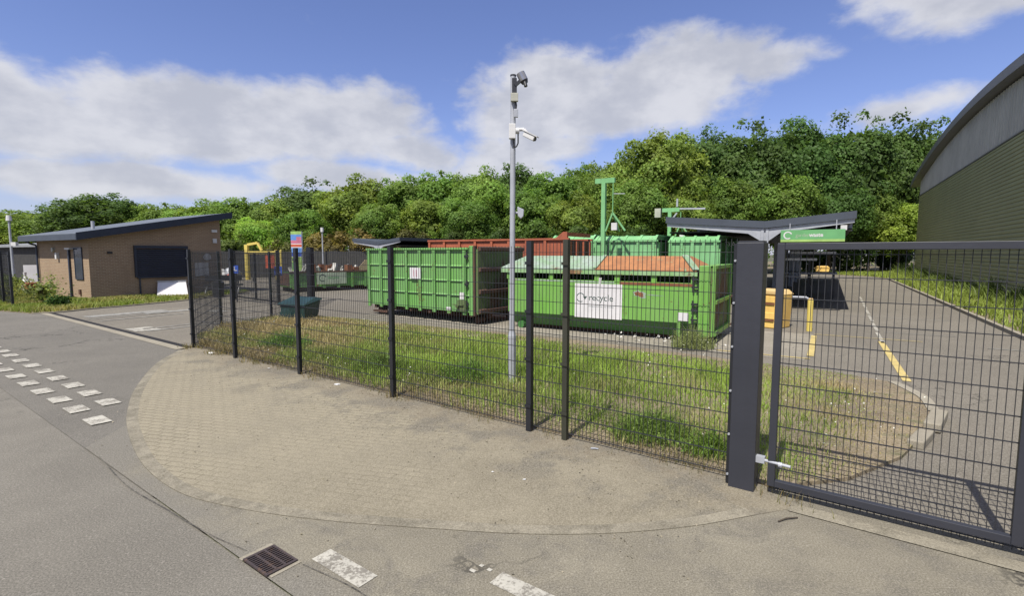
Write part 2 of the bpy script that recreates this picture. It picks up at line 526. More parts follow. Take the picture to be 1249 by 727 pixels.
def vnoise(x, y, seed=0):
    """value noise, numpy"""
    xi, yi = np.floor(x).astype(int), np.floor(y).astype(int)
    fx, fy = x - xi, y - yi
    fx, fy = fx * fx * (3 - 2 * fx), fy * fy * (3 - 2 * fy)

    def h(a, b):
        n = (a * 374761393 + b * 668265263 + seed * 982451653) & 0x7fffffff
        n = ((n ^ (n >> 13)) * 1274126177) & 0x7fffffff
        return ((n ^ (n >> 16)) & 0xffff) / 65535.0
    return (h(xi, yi) * (1 - fx) + h(xi + 1, yi) * fx) * (1 - fy) + (h(xi, yi + 1) * (1 - fx) + h(xi + 1, yi + 1) * fx) * fy


def inside(poly, x, y):
    r = np.zeros(len(x), bool)
    j = len(poly) - 1
    for i in range(len(poly)):
        xi, yi = poly[i]
        xj, yj = poly[j]
        c = ((yi > y) != (yj > y)) & (x < (xj - xi) * (y - yi) / (yj - yi + 1e-12) + xi)
        r ^= c
        j = i
    return r


def mesh_np(name, verts, faces_n, nverts_per_face, cols, mat):
    """flat arrays -> mesh, with a point colour attribute"""
    me = bpy.data.meshes.new(name)
    nv = len(verts)
    me.vertices.add(nv)
    me.vertices.foreach_set('co', verts.astype(np.float32).ravel())
    nf = len(nverts_per_face)
    me.loops.add(len(faces_n))
    me.polygons.add(nf)
    me.loops.foreach_set('vertex_index', faces_n.astype(np.int32))
    starts = np.concatenate([[0], np.cumsum(nverts_per_face)[:-1]]).astype(np.int32)
    me.polygons.foreach_set('loop_start', starts)
    me.update(calc_edges=True)
    at = me.attributes.new('col', 'FLOAT_COLOR', 'POINT')
    rgba = np.ones((nv, 4), np.float32)
    rgba[:, :3] = cols
    at.data.foreach_set('color', rgba.ravel())
    me.materials.append(mat)
    return me


def add_obj(name, me, parent=None):
    o = bpy.data.objects.new(name, me)
    COL.objects.link(o)
    if parent:
        o.parent = parent
    return o


# ------------------------------------------------------------------ world and sun
SUN_DIR = Vector((-0.525, -0.851, 0)).normalized()     # horizontal direction towards the sun
SUN_EL = math.radians(57)
w = bpy.data.worlds.new('World')
C.world = w
w.use_nodes = True
nt = w.node_tree
nt.nodes.clear()
out = nt.nodes.new('ShaderNodeOutputWorld')
bg = nt.nodes.new('ShaderNodeBackground')
sky = nt.nodes.new('ShaderNodeTexSky')
sky.sky_type = 'NISHITA'
sky.sun_disc = False
sky.sun_elevation = SUN_EL
sky.sun_rotation = math.atan2(SUN_DIR.x, SUN_DIR.y)
sky.air_density = 1.0
sky.dust_density = 0.6
sky.ozone_density = 3.0
bg.inputs['Strength'].default_value = 0.092
tc = nt.nodes.new('ShaderNodeTexCoord')
sep = nt.nodes.new('ShaderNodeSeparateXYZ')
nt.links.new(tc.outputs['Generated'], sep.inputs[0])
az = math_node(nt, 'ARCTAN2', sep.outputs[0], sep.outputs[1])
el = math_node(nt, 'ARCSINE', sep.outputs[2])
cv = nt.nodes.new('ShaderNodeCombineXYZ')
nt.links.new(az, cv.inputs[0])
nt.links.new(el, cv.inputs[1])
pos = cv.outputs[0]
# cloud masses, those in view and others added unseen for fill light: azimuth, elevation, half width, half height, tilt, weight
BLOBS = [(-0.80, 0.2, 0.28, 0.1, -0.1, 1.25), (-0.56, 0.21, 0.28, 0.1, 0.0, 1.3), (-0.34, 0.23, 0.26, 0.095, 0.0, 1.3),
         (-0.20, 0.19, 0.22, 0.06, -0.15, 1.0), (-0.62, 0.11, 0.34, 0.045, 0.0, 1.1), (-0.30, 0.135, 0.3, 0.05, -0.05, 0.95), (-0.02, 0.16, 0.2, 0.07, 0.0, 0.9),
         (0.08, 0.275, 0.24, 0.13, 0.1, 1.25), (0.26, 0.285, 0.29, 0.11, 0.2, 1.2), (0.05, 0.20, 0.24, 0.06, 0.1, 0.95), (0.45, 0.31, 0.13, 0.05, 0.1, 0.95),
         (0.73, 0.365, 0.25, 0.085, -0.1, 1.2), (0.95, 0.33, 0.3, 0.08, 0.0, 1.0), (0.62, 0.215, 0.17, 0.04, 0.05, 0.75),
         (-1.25, 0.25, 0.4, 0.1, 0, 1.0), (1.5, 0.25, 0.4, 0.12, 0, 1.0), (2.5, 0.45, 0.8, 0.4, 0, 1.3), (-2.4, 0.45, 0.8, 0.4, 0, 1.3), (1.7, 0.75, 0.7, 0.25, 0, 1.3), (-1.6, 0.75, 0.7, 0.25, 0, 1.3),  # sky at the sides, then unseen clouds added behind and high for ambient light
         (0.0, 0.85, 1.1, 0.2, 0, 1.3), (0.0, 1.3, 3.4, 0.3, 0, 1.2)]  # overhead clouds out of view, added to lift the ambient light
dens = None
for (ca, ce, ra, re, tilt, wt) in BLOBS:
    mp = nt.nodes.new('ShaderNodeMapping')
    mp.vector_type = 'TEXTURE'
    mp.inputs['Location'].default_value = (ca, ce, 0)
    mp.inputs['Rotation'].default_value = (0, 0, tilt)
    mp.inputs['Scale'].default_value = (ra, re, 1)
    nt.links.new(pos, mp.inputs['Vector'])
    gr = nt.nodes.new('ShaderNodeTexGradient')
    gr.gradient_type = 'SPHERICAL'
    nt.links.new(mp.outputs[0], gr.inputs['Vector'])
    d1 = math_node(nt, 'MULTIPLY', gr.outputs['Fac'], wt)
    dens = d1 if dens is None else math_node(nt, 'MAXIMUM', dens, d1)
nv = mapped(nt, pos, 0, (1.0, 1.65, 1))
n1 = noise(nt, nv, 5.0, 8, 0.55, 0.15)
n2 = noise(nt, nv, 17.0, 7, 0.6, 0.2)
nsum = math_node(nt, 'ADD', math_node(nt, 'MULTIPLY', n1, 0.72), math_node(nt, 'MULTIPLY', n2, 0.38))
dens = math_node(nt, 'ADD', dens, math_node(nt, 'MULTIPLY', math_node(nt, 'SUBTRACT', nsum, 0.55), 1.7))
cover = math_node(nt, 'MULTIPLY', ramp(nt, dens, 0.16, 0.62), 0.9)
low = math_node(nt, 'SUBTRACT', 1.0, ramp(nt, el, 0.03, 0.24))
shade = ramp(nt, math_node(nt, 'ADD', noise(nt, nv, 8.0, 6, 0.55), math_node(nt, 'MULTIPLY', dens, 0.12)), 0.42, 0.75)
CLOUD_HI, CLOUD_LO = (4.8, 4.82, 5.05), (3.45, 3.55, 3.95)
cloud = mix(nt, shade, CLOUD_HI, CLOUD_LO)
skyc = mix(nt, 1.0, sky.outputs[0], (0.84, 0.77, 0.98), 'MULTIPLY')
skyc = mix(nt, math_node(nt, 'MULTIPLY', low, 0.45), skyc, (3.0, 3.5, 4.7))
nt.links.new(mix(nt, cover, skyc, cloud), bg.inputs['Color'])
nt.links.new(bg.outputs[0], out.inputs['Surface'])

sun = bpy.data.lights.new('sun', 'SUN')
sun.energy = 4.05
sun.angle = math.radians(0.5)
sun.color = (1.0, 0.945, 0.845)
so = bpy.data.objects.new('sun', sun)
COL.objects.link(so)
sd = Vector((SUN_DIR.x * math.cos(SUN_EL), SUN_DIR.y * math.cos(SUN_EL), math.sin(SUN_EL)))
so.rotation_euler = sd.to_track_quat('Z', 'Y').to_euler()
so.location = (0, 0, 40)

# ------------------------------------------------------------------ camera
cam = bpy.data.cameras.new('camera')
cam.sensor_width = 36
cam.lens = 18.0
cam.clip_end = 3000
co = bpy.data.objects.new('camera', cam)
COL.objects.link(co)
co.location = (0, 0, 2.27)
co.rotation_euler = (math.radians(85.0), 0, 0)
C.camera = co
C.view_settings.view_transform = 'Standard'
C.view_settings.look = 'None'
C.view_settings.exposure = 0.76
C.view_settings.gamma = 1.0
C.cycles.use_denoising = True
C.cycles.max_bounces = 6
C.cycles.transparent_max_bounces = 4

# ------------------------------------------------------------------ ground, roads, pavements
sheet('ground', [(-700, -700), (700, -700), (700, 700), (-700, 700)], -0.03, M['field'])


def uv2(p, a, b=0.0, n=Vector((0.592, 0.806, 0))):
    """point p moved a along the fence direction and b away from the street"""
    q = Vector((*p, 0)) + U * a + n * b
    return (q.x, q.y)


F0 = (-7.62, 12.1)                       # first street fence post
KERB = smooth_line([(-7.75, 11.75), (-7.27, 10.29), (-6.3, 8.4), (-5.45, 7.08), (-4.82, 6.26), (-4.09, 5.44), (-3.51, 4.92), (-3.02, 4.59), (-2.52, 4.39),
                    (-2.01, 4.24), (-1.41, 4.12), (-0.57, 4.01), (0.1, 3.94), (0.8, 3.95), (1.5, 4.06), (2.1, 4.24)], 5)
# main road: everything on the street side of the channel line
L0 = (-2.47, 3.95)
sheet('main_road', [uv2(L0, -70), uv2(L0, 40), uv2(L0, 40, -30), uv2(L0, -70, -30)], 0.0, M['road'])
# side entrance road between the channel and the yard
sheet('entrance_road', [uv2(L0, -70), uv2(L0, -1.1), (-2.5, 6.0), (-5.6, 9.8), uv2(F0, 0.6, -0.5), uv2(F0, 0.2, -0.25), uv2(F0, -70, -0.25)], 0.004, M['bell'])
sheet('road_edge', [uv2(L0, -3.1), (-5.1, 6.7), (-4.0, 7.0), (-2.2, 6.4), (1.2, 5.0), uv2(F0, 11.8, 0.1), uv2(F0, 30, 0.1), uv2(L0, 40), uv2(L0, 6), uv2(L0, 1.8), uv2(L0, 0.6)], 0.013, M['dusty'])
# yard
sheet('yard', [uv2(F0, -70, -0.25), uv2(F0, 0, -0.25), uv2(F0, 40, -0.25), (70, 20), (62, 80), (44.2, 61.2), (33.5, 63), (22, 66), (-60, 78), (-80, 60)], -0.004, M['yard'])
sheet('concrete_pad', [(-5.6, 18.9), (-0.6, 15.05), (3.1, 12.6), (6.2, 10.7), (8.45, 14.2), (4.8, 16.4), (-1.0, 20.6)], 0.002, M['pad'])
# footway of blocks fading into gritty footway
FENCE_END = uv2(F0, 12.05)
walk = [(-7.72, 11.95)] + KERB[1:]
sheet('paved_footway', walk + [(2.5, 4.36), uv2(F0, 12.6, -0.14), uv2(F0, 12.4, 0.12), uv2(F0, -0.2, 0.12)], 0.018, M['pave'], thick=0.03)
ribbon('kerb_edging', KERB, 0.13, 0.019, M['kerbdust'], 0.03)
# channel line and cracked joint along the road edge
ribbon('road_joint', smooth_line([(-4.58, 5.5), (-3.78, 4.82), (-3.06, 4.34), (-2.47, 3.95), (-2.02, 3.70)], 6), 0.012, 0.017, M['joint'])
ribbon('road_joint', smooth_line([(-1.52, 3.53), (-1.08, 3.27), (-0.7, 2.97), (0.1, 2.4)], 6), 0.012, 0.017, M['joint'])
# gate track across the entrance
ribbon('gate_track', [uv2(F0, -13.2, -0.34), uv2(F0, -0.1, -0.34)], 0.22, 0.014, M['kerb'])
ribbon('gate_track', [uv2(F0, -13.2, -0.12), uv2(F0, -0.1, -0.12)], 0.17, 0.012, M['gapshade'])  # flat black strip: slot shade and a shadow-like band put into the colour
# pale concrete strip under the right hand gate
ribbon('gate_track', [uv2(F0, 12.7, -0.34), uv2(F0, 22, -0.34)], 0.17, 0.022, M['kerbdust'])


def dash(c, l=0.62, wd=0.24, mat='line_white', rot=U, z=0.018):
    d = rot
    n = Vector((-d.y, d.x, 0))
    c = Vector((*c, 0))
    P = [c - d * l / 2 - n * wd / 2, c + d * l / 2 - n * wd / 2, c + d * l / 2 + n * wd / 2, c - d * l / 2 + n * wd / 2]
    return sheet('road_marking', [(p.x, p.y) for p in P], z, M[mat])


for c in [(-5.62, 6.76), (-6.32, 7.26), (-7.0, 7.75), (-7.70, 8.23), (-8.41, 8.74), (-9.12, 9.25), (-9.85, 9.77), (-10.6, 10.3), (-11.3, 10.8)]:
    dash(c, 0.42, 0.23)
for c in [(-6.15, 7.62), (-6.84, 8.12), (-7.52, 8.61), (-8.22, 9.1), (-8.97, 9.66), (-9.66, 10.15), (-10.35, 10.63), (-11.1, 11.18), (-11.75, 11.65), (-12.45, 12.15)]:
    dash(c, 0.42, 0.23)
dash((-1.21, 3.5), 0.55, 0.16)
dash((0.14, 3.2), 0.62, 0.15)
for (x, y, l) in [(-0.28, 3.46, 0.05), (-0.22, 3.52, 0.03), (-0.16, 3.47, 0.035)]:
    dash((x, y), l, 0.03)
# faded arrow and words on the yard entrance
DM = Vector((0.72, 0.69, 0)).normalized()
for c, l, wd, rot, mt in [((-11.05, 15.2), 0.9, 0.65, U, 'line_white'), ((-9.6, 16.5), 4.0, 0.14, A, 'line_faint'), ((-10.1, 16.7), 3.6, 0.12, A, 'line_faint'), ((-13.1, 18.1), 2.6, 0.12, A, 'line_faint'),
                          ((-13.9, 18.5), 2.6, 0.12, A, 'line_faint'), ((-14.5, 19.2), 2.6, 0.7, A, 'line_faint'), ((-13.3, 19.9), 1.8, 0.5, A, 'line_faint'),
                          ((-11.6, 20.0), 1.0, 0.5, U, 'line_faint')]:
    dash(c, l, wd, mt, rot, 0.008)
# yellow edge line, white dashes and yellow box in the yard
ribbon('road_marking', [(7.07, 8.89), (9.56, 13.01)], 0.13, 0.006, M['line_yellow'])
for k in range(7):
    p = Vector((9.95, 13.7, 0)) + (Vector((18.87, 27.74, 0)) - Vector((9.95, 13.7, 0))) * (k / 7.0)
    dash((p.x, p.y), 2.1, 0.09, 'line_white', A, 0.006)
dash((7.45, 12.55), 3.3, 0.13, 'line_yellow', A, 0.01)
dash((5.6, 11.35), 1.9, 0.07, 'line_yellow', B, 0.01)
dash((9.5, 13.6), 2.4, 0.05, 'line_yellow', B, 0.01)
dash((11.4, 14.2), 1.6, 0.06, 'line_faint', B, 0.006)
dash((12.6, 18.3), 5.0, 0.06, 'line_faint', B, 0.006)
dash((12.3, 11.5), 2.2, 0.07, 'line_faint', B, 0.006)

# grass island: soil, kerbs
ISLAND = [uv2(F0, 0.0, 0.14), (-8.47, 13.65), (-9.0, 15.9), (-8.45, 17.85), (-7.22, 18.32), (-5.46, 17.41), (-2.7, 15.7), (0.59, 13.9), (3.08, 12.0), (4.85, 10.45), (5.98, 9.6), (6.67, 8.7), (6.36, 7.69),
          (6.0, 7.08), (5.48, 6.5), (4.31, 5.49), (3.37, 4.95), (2.5, 4.75), uv2(F0, 12.1, 0.14)]
sheet('island_soil', ISLAND, 0.034, M['soil'], thick=0.05)
ribbon('kerb', smooth_line([(6.7, 8.75), (6.58, 8.2), (6.42, 7.69), (6.02, 7.02)], 4), -0.14, 0.05, M['kerb'], 0.06)
kt = thing('kerb_stone', 'loose pale kerb stone at the corner of the grass island, tilted', 'kerb stone', (5.62, 6.62, 0.05), math.atan2(0.62, 0.62))
MB().box(-0.42, 0.42, -0.09, 0.09, -0.04, 0.07).build('stone', M['kerb'], kt, 0.015)
kt = thing('kerb_stone', 'smaller broken kerb stone nearest the gate on the island corner', 'kerb stone', (4.95, 6.02, 0.03), math.atan2(0.6, 0.68))
MB().box(-0.33, 0.33, -0.08, 0.08, -0.04, 0.06).build('stone', M['kerb'], kt, 0.015)
# grass verge in front of the brick building
VERGE = [(-22.5, 20.6), (-20.29, 20.0), (-17.97, 19.07), (-17.36, 19.6), (-17.14, 20.77), (-16.5, 22.07), (-15.65, 24.8), (-15.4, 27.74), (-15.6, 30.5), (-19, 31), (-24, 32), (-34, 34), (-40, 33), (-30, 27)]
sheet('verge_soil', VERGE, 0.03, M['soil'], thick=0.05)
ribbon('kerb', smooth_line(VERGE[2:8], 4), -0.1, 0.045, M['kerb'], 0.06)
# verge in front of the hall


def ab(b, a):
    p = B * b + A * a
    return (p.x, p.y)


HV = [ab(4.68, 5), ab(4.68, 55.5), ab(3.6, 60.5), ab(-6, 70), ab(-20, 78), ab(-20, 90), ab(9, 90), ab(9, 5)]
sheet('hall_verge_soil', HV, 0.02, M['soil'], thick=0.05)
ribbon('kerb', [ab(4.55, 5), ab(4.55, 20), ab(4.55, 40), ab(4.55, 55.4)], 0.13, 0.11, M['kerb'], 0.13)
# sunken wood edge
sheet('wood_floor', [(-110, 62), (-60, 58), (-30, 56), (0, 58), (22, 62), (40, 66), (100, 70), (120, 140), (-140, 140)], 0.012, M['soil'], thick=0.04)


# ------------------------------------------------------------------ welded mesh fencing
def mesh_panel(mb, p0, p1, z0, z1, dv=0.05, dh=0.2, r=0.0025, rh=0.003, double=True, horiz_top=True):
    p0, p1 = Vector((*p0, 0)), Vector((*p1, 0))
    d = p1 - p0
    L = d.length
    d.normalize()
    n = Vector((-d.y, d.x, 0))
    k = int(L / dv)
    for i in range(k + 1):
        c = p0 + d * (i * dv + (L - k * dv) / 2)
        mb.add([c + d * sx * r + n * sy * r + Vector((0, 0, z)) for z in (z0, z1) for sx, sy in ((-1, -1), (1, -1), (1, 1), (-1, 1))],
               [(0, 1, 5, 4), (1, 2, 6, 5), (2, 3, 7, 6), (3, 0, 4, 7)])
    nh = int((z1 - z0) / dh)
    for j in range(nh + 1):
        z = z0 + 0.03 + j * dh
        if z > z1:
            break
        for s in ((-1, 1) if double else (0,)):
            o = n * s * (r + rh)
            mb.add([q + o + n * a * rh + Vector((0, 0, z + b * rh)) for q in (p0, p1) for a, b in ((-1, -1), (1, -1), (1, 1), (-1, 1))],
                   [(0, 1, 5, 4), (1, 2, 6, 5), (2, 3, 7, 6), (3, 0, 4, 7)])


def post(parent, p, rot, h, mat, w=0.06, d=0.07, z0=-0.02, name='post'):
    ca, sa = math.cos(rot), math.sin(rot)
    mb = MB()
    v = []
    for z in (z0, h):
        for x, y in ((-w / 2, -d / 2), (w / 2, -d / 2), (w / 2, d / 2), (-w / 2, d / 2)):
            v.append((p[0] + x * ca - y * sa, p[1] + x * sa + y * ca, z))
    mb.add(v, [(3, 2, 1, 0), (4, 5, 6, 7), (0, 1, 5, 4), (1, 2, 6, 5), (2, 3, 7, 6), (3, 0, 4, 7)])
    o = mb.build(name, mat, parent)
    cl = MB()   # fixing clamps
    for z in (0.35, 0.95, 1.55, 2.15):
        if z < h:
            x, y = 0.0, -d / 2 - 0.012
            cx, cy = p[0] + x * ca - y * sa, p[1] + x * sa + y * ca
            cl.bar((cx - ca * 0.045, cy - sa * 0.045, z), (cx + ca * 0.045, cy + sa * 0.045, z), 0.012, 0.035)
    cl.build_each('clamp', mat, o)
    return o


ff = thing('mesh_fence', 'long dark welded mesh fence between the footway and the grass island', 'fence', (*F0, 0.0))
SH = Matrix.Translation((-F0[0], -F0[1], 0))


def loc(p):
    return (p[0] - F0[0], p[1] - F0[1])


S = [0.0, 2.06, 4.54, 7.14, 9.73, 10.25, 12.13]
FP = [uv2(F0, s) for s in S]
HT = [2.36, 2.36, 2.37, 2.38, 2.42, 2.43, 2.36]
for i in range(6):
    post(ff, loc(FP[i]), ROT_U, HT[i], M['postolive'] if i == 5 else M['postblack'], 0.075 if i != 5 else 0.065, 0.06)
for i in range(6):
    mb = MB()
    a0 = uv2(FP[i], 0.0, 0.045)
    a1 = uv2(FP[i + 1], 0.0, 0.045)
    mesh_panel(mb, loc(a0), loc(a1), 0.05, HT[i] - 0.02)
    mb.build('mesh_panel', M['wire'], ff)

# big gate post
gp = thing('gate_post', 'thick square anthracite gate post at the hinge side of the mesh gate', 'gate post', (*uv2(F0, 12.27, -0.04), 0.0), ROT_U)
MB().box(-0.115, 0.115, -0.1, 0.1, -0.02, 2.37).build('post', M['anthracite'], gp, 0.006)
MB().box(-0.105, 0.105, -0.09, 0.09, 2.371, 2.385).build('cap', M['anthracite'], gp)
MB().box(-0.15, -0.1165, -0.05, 0.03, 0.03, 2.36).build('edge_strip', M['postblack'], gp)
bo = MB()
for z in (0.12, 0.52, 0.95, 1.38, 1.8, 2.2):
    bo.tube((-0.133, -0.066, z), (-0.133, -0.05, z), 0.011, n=8)
bo.build_each('bolt', M['galv'], gp)

# gate leaf, open framed mesh
gl = thing('mesh_gate', 'wide anthracite framed mesh gate to the right of the thick post', 'gate', (*uv2(F0, 12.48, -0.07), 0.0), ROT_U)
MB().box(0.008, 0.07, -0.03, 0.03, 0.1, 2.36).box(1.665, 1.735, -0.03, 0.03, 0.1, 2.3).box(3.34, 3.42, -0.035, 0.035, 0.1, 2.36).build_each('stile', M['anthracite'], gl, 0.004)
MB().box(0.0705, 3.34, -0.03, 0.03, 2.3, 2.36).build('top_rail', M['anthracite'], gl, 0.004)
MB().box(0.0705, 1.6645, -0.03, 0.03, 0.1, 0.16).box(1.7355, 3.34, -0.03, 0.03, 0.1, 0.16).build_each('bottom_rail', M['anthracite'], gl, 0.004)
mb = MB()
mesh_panel(mb, (0.06, 0.045), (3.36, 0.045), 0.03, 2.3, 0.05, 0.2, 0.0026, 0.0032)
mb.build('mesh_panel', M['wire'], gl)
MB().tube((-0.11, 0.0, 0.33), (0.2, -0.045, 0.33), 0.014).box(-0.1, -0.02, -0.03, 0.03, 0.3, 0.36).tube((0.1, -0.045, 0.33), (0.13, -0.045, 0.33), 0.024).build('hinge', M['galv'], gl)
MB().box(2.05, 2.55, -0.03, 0.03, 1.0, 1.2).build('shadow_plate', M['anthracite'], gl)  # plate out of view, added to cast a shadow on the ground
MB().box(2.2, 2.38, -0.045, -0.031, 1.06, 1.14).build('plate_cover', M['galv'], gl)

# return fence and double gate at the yard entrance
rf = thing('mesh_fence', 'short dark mesh fence running back from the street fence beside the entrance', 'fence', (*F0, 0.0))
RP = [F0, (-9.17, 16.01), (-8.44, 17.85), (-9.42, 23.96)]
for p in RP[1:3]:
    post(rf, loc(p), ROT_B + math.pi / 2, 2.33, M['postblack'], 0.06, 0.07)
post(rf, loc(RP[3]), ROT_B, 2.55, M['postblack'], 0.3, 0.2)
for q0, q1 in zip(RP, RP[1:]):
    mb = MB()
    mesh_panel(mb, loc(q0), loc(q1), 0.05, 2.3, 0.07, 0.2, 0.0028, 0.0036)
    mb.build('mesh_panel', M['wire'], rf)
g0, g1 = Vector((-13.75, 25.4, 0)), Vector((-10.2, 22.3, 0))
dg = thing('double_gate', 'pair of dark mesh gate leaves standing shut inside the yard entrance', 'gate', g0, math.atan2((g1 - g0).y, (g1 - g0).x))
Lg = (g1 - g0).length
for k, (x0, x1) in enumerate(((0.03, Lg / 2 - 0.02), (Lg / 2 + 0.02, Lg - 0.03))):
    lf = MB().box(x0, x0 + 0.05, -0.025, 0.025, 0.1, 2.3).box(x1 - 0.05, x1, -0.025, 0.025, 0.1, 2.3).box(x0 + 0.05, x1 - 0.05, -0.025, 0.025, 0.1, 0.17) \
        .box(x0 + 0.05, x1 - 0.05, -0.025, 0.025, 2.24, 2.3).build('leaf_frame', M['postblack'], dg)
    mb = MB()
    mesh_panel(mb, (x0, 0.03), (x1, 0.03), 0.12, 2.28, 0.07, 0.2, 0.0028, 0.0036)
    mb.build('mesh_panel', M['wire'], lf)
MB().box(Lg / 2 - 0.15, Lg / 2 + 0.15, -0.06, -0.026, 0.95, 1.2).build('lock_box', M['dark'], dg)
MB().box(-0.06, 0.0295, -0.06, 0.06, -0.02, 2.4).build('post', M['postblack'], dg)
MB().box(Lg - 0.0295, Lg + 0.06, -0.06, 0.06, -0.02, 2.4).build('post', M['postblack'], dg)

lf = thing('mesh_fence', 'dark mesh fence at the left edge beyond the entrance road', 'fence', (-20.65, 21.08, 0))
for (x, y) in [(0, 0), (-1.35, 1.0), (-3.4, 2.5), (-5.4, 4.0)]:
    post(lf, (x, y), ROT_U, 2.35, M['postblack'], 0.1 if x > -1 else 0.08, 0.08)
mb = MB()
mesh_panel(mb, (0, 0.05), (-5.4, 4.05), 0.05, 2.3, 0.06, 0.2, 0.0028, 0.0036)
mb.build('mesh_panel', M['wire'], lf)

# ------------------------------------------------------------------ camera pole
pz = lambda y: 2.27 + (309 - y) / 624.5 * 8.72 * 1.003
pl = thing('camera_pole', 'tall slim galvanised pole carrying security cameras on the grass', 'camera pole', (0.0, 8.72, 0.03))
MB().tube((0, 0, -0.05), (0, 0, 0.82), 0.07, n=20).build('base_section', M['galv'], pl, smooth=True)
MB().tube((0, 0, 0.82), (0, 0, 0.9), 0.07, 0.05, n=20).tube((0, 0, 0.78), (0, 0, 0.83), 0.074, n=20).build('collar', M['galv'], pl, smooth=True)
MB().tube((0, 0, 0.9), (0.02, 0, 5.15), 0.047, 0.044, n=20).build('shaft', M['galv'], pl, smooth=True)
MB().tube((0.02, 0, 5.1505), (0.02, 0, 5.17), 0.05, n=16).build('cap', M['dark'], pl)
c1_ = MB().bar((0.05, -0.06, 4.98), (0.14, -0.06, 5.06), 0.05, 0.05).box(0.0, 0.08, -0.07, -0.05, 4.75, 5.1).build('top_bracket', M['dark'], pl)
dm = MB().tube((0.135, -0.06, 5.18), (0.195, -0.06, 5.06), 0.07, 0.07, n=20).build('dome_camera', M['chrome'], pl, smooth=True)
MB().tube((0.195, -0.06, 5.06), (0.215, -0.06, 5.016), 0.07, 0.05, n=20).tube((0.21, -0.1, 5.02), (0.225, -0.12, 4.95), 0.03, n=12).build('lens', M['dark'], dm, smooth=True)
MB().box(-0.02, 0.1, -0.12, -0.046, 4.72, 4.85).build('junction_box', M['cream'], pl, 0.006)
MB().box(0.03, 0.1, -0.1, -0.046, 4.47, 4.6).build('small_box', M['galv'], pl, 0.005)
MB().path([(0.06, -0.06, 4.72), (0.07, -0.07, 4.66), (0.06, -0.065, 4.6)], 0.016).build('cable', M['dark'], pl)
MB().box(-0.05, 0.06, -0.13, -0.046, 4.12, 4.36).build('mount_plate', M['white'], pl, 0.008)
MB().tube((0.06, -0.09, 4.25), (0.12, -0.09, 4.25), 0.05, n=14).path([(0.12, -0.09, 4.27), (0.2, -0.1, 4.27), (0.25, -0.11, 4.2)], 0.028, 10).build('camera_arm', M['white'], pl, smooth=True)
cc = MB().bar((0.2, -0.1, 4.2), (0.37, -0.17, 4.1), 0.085, 0.08).build('bullet_camera', M['white'], pl, 0.01)
MB().bar((0.19, -0.1, 4.255), (0.42, -0.19, 4.125), 0.11, 0.012).build('sun_shield', M['white'], cc)
MB().tube((0.371, -0.171, 4.098), (0.385, -0.178, 4.09), 0.03, n=12).build('lens', M['dark'], cc)
MB().path([(0.02, -0.07, 4.12), (0.03, -0.075, 4.0), (0.07, -0.08, 3.99), (0.1, -0.09, 4.05), (0.1, -0.09, 4.2)], 0.012).build('cable', M['dark'], pl)
MB().tube((0.05, 0.02, 2.92), (0.11, 0.03, 2.92), 0.02, n=8).build('loudspeaker_bracket', M['galv'], pl)
MB().prism([(0.09, 3.02), (0.2, 2.97), (0.19, 2.86), (0.15, 2.82), (0.1, 2.86)], 'y', -0.06, 0.1).build('loudspeaker', M['galv'], pl, 0.008)

# ------------------------------------------------------------------ near green container with the recycle sign
r2 = thing('recycling_container', 'bright green hooded container with white recycle sign and half orange lid', 'container', (4.9, 12.55, 0.0), ROT_B)
D2 = 2.45
mb = MB()
mb.prism([(0.0, 0.5), (0.0, 1.52), (0.04, 1.52), (0.04, 0.5)], 'x', -5.9, -0.32)             # front sheet below the slots
mb.prism([(D2, 0.5), (D2, 1.7), (D2 - 0.04, 1.7), (D2 - 0.04, 0.5)], 'x', -5.9, -0.32)
mb.prism([(0.04, 0.5), (0.04, 1.7), (D2 - 0.04, 1.7), (D2 - 0.04, 0.5)], 'x', -5.9, -5.86)
body = mb.build('body', M['green2'], r2)
MB().prism([(0.002, 0.497), (D2 - 0.002, 0.497), (D2 - 0.4, 0.12), (0.34, 0.12)], 'x', -5.84, -0.34).build('sloped_base', M['greendark'], r2)
mb = MB()
for y in (0.5, 1.8):
    mb.box(-5.8, -0.1, y, y + 0.16, 0.02, 0.118)
mb.build_each('skid_rail', M['rustdark'], r2)
for x in (-0.22, -5.5):
    MB().tube((x, 0.1, 0.11), (x, 0.42, 0.11), 0.11, n=18).build('roller', M['greendark'], r2, smooth=True)
sl = MB()
for x in (-5.86, -5.05, -4.42, -3.98, -3.0, -2.42, -1.42, -0.42):
    sl.box(x - 0.07, x + 0.07, -0.012, 0.045, 1.5, 1.69)
sl.build_each('slot_bracket', M['green2'], r2)
MB().box(-2.35, -0.4, -0.008, -0.002, 1.43, 1.505).build('rust_band', M['rust'], r2)
MB().box(-5.8, -2.5, -0.006, -0.002, 1.46, 1.505).build('faded_band', M['lidpale'], r2)


def lid(x0, x1, hip0, hip1):
    m_ = MB()
    ya, yb = -0.05, D2 + 0.05
    y1, y2 = 0.72, D2 - 0.72
    zt0, zt1, zt2 = 1.69, 1.84, 2.19
    v = [(x0, ya, zt0), (x1, ya, zt0), (x1, yb, zt0), (x0, yb, zt0), (x0, ya, zt1), (x1, ya, zt1), (x1, yb, zt1), (x0, yb, zt1),
         (x0 + hip0, y1, zt2), (x1 - hip1, y1, zt2), (x1 - hip1, y2, zt2), (x0 + hip0, y2, zt2)]
    m_.add(v, [(3, 2, 1, 0), (0, 1, 5, 4), (1, 2, 6, 5), (2, 3, 7, 6), (3, 0, 4, 7), (4, 5, 9, 8), (5, 6, 10, 9), (6, 7, 11, 10), (7, 4, 8, 11), (8, 9, 10, 11)])
    return m_


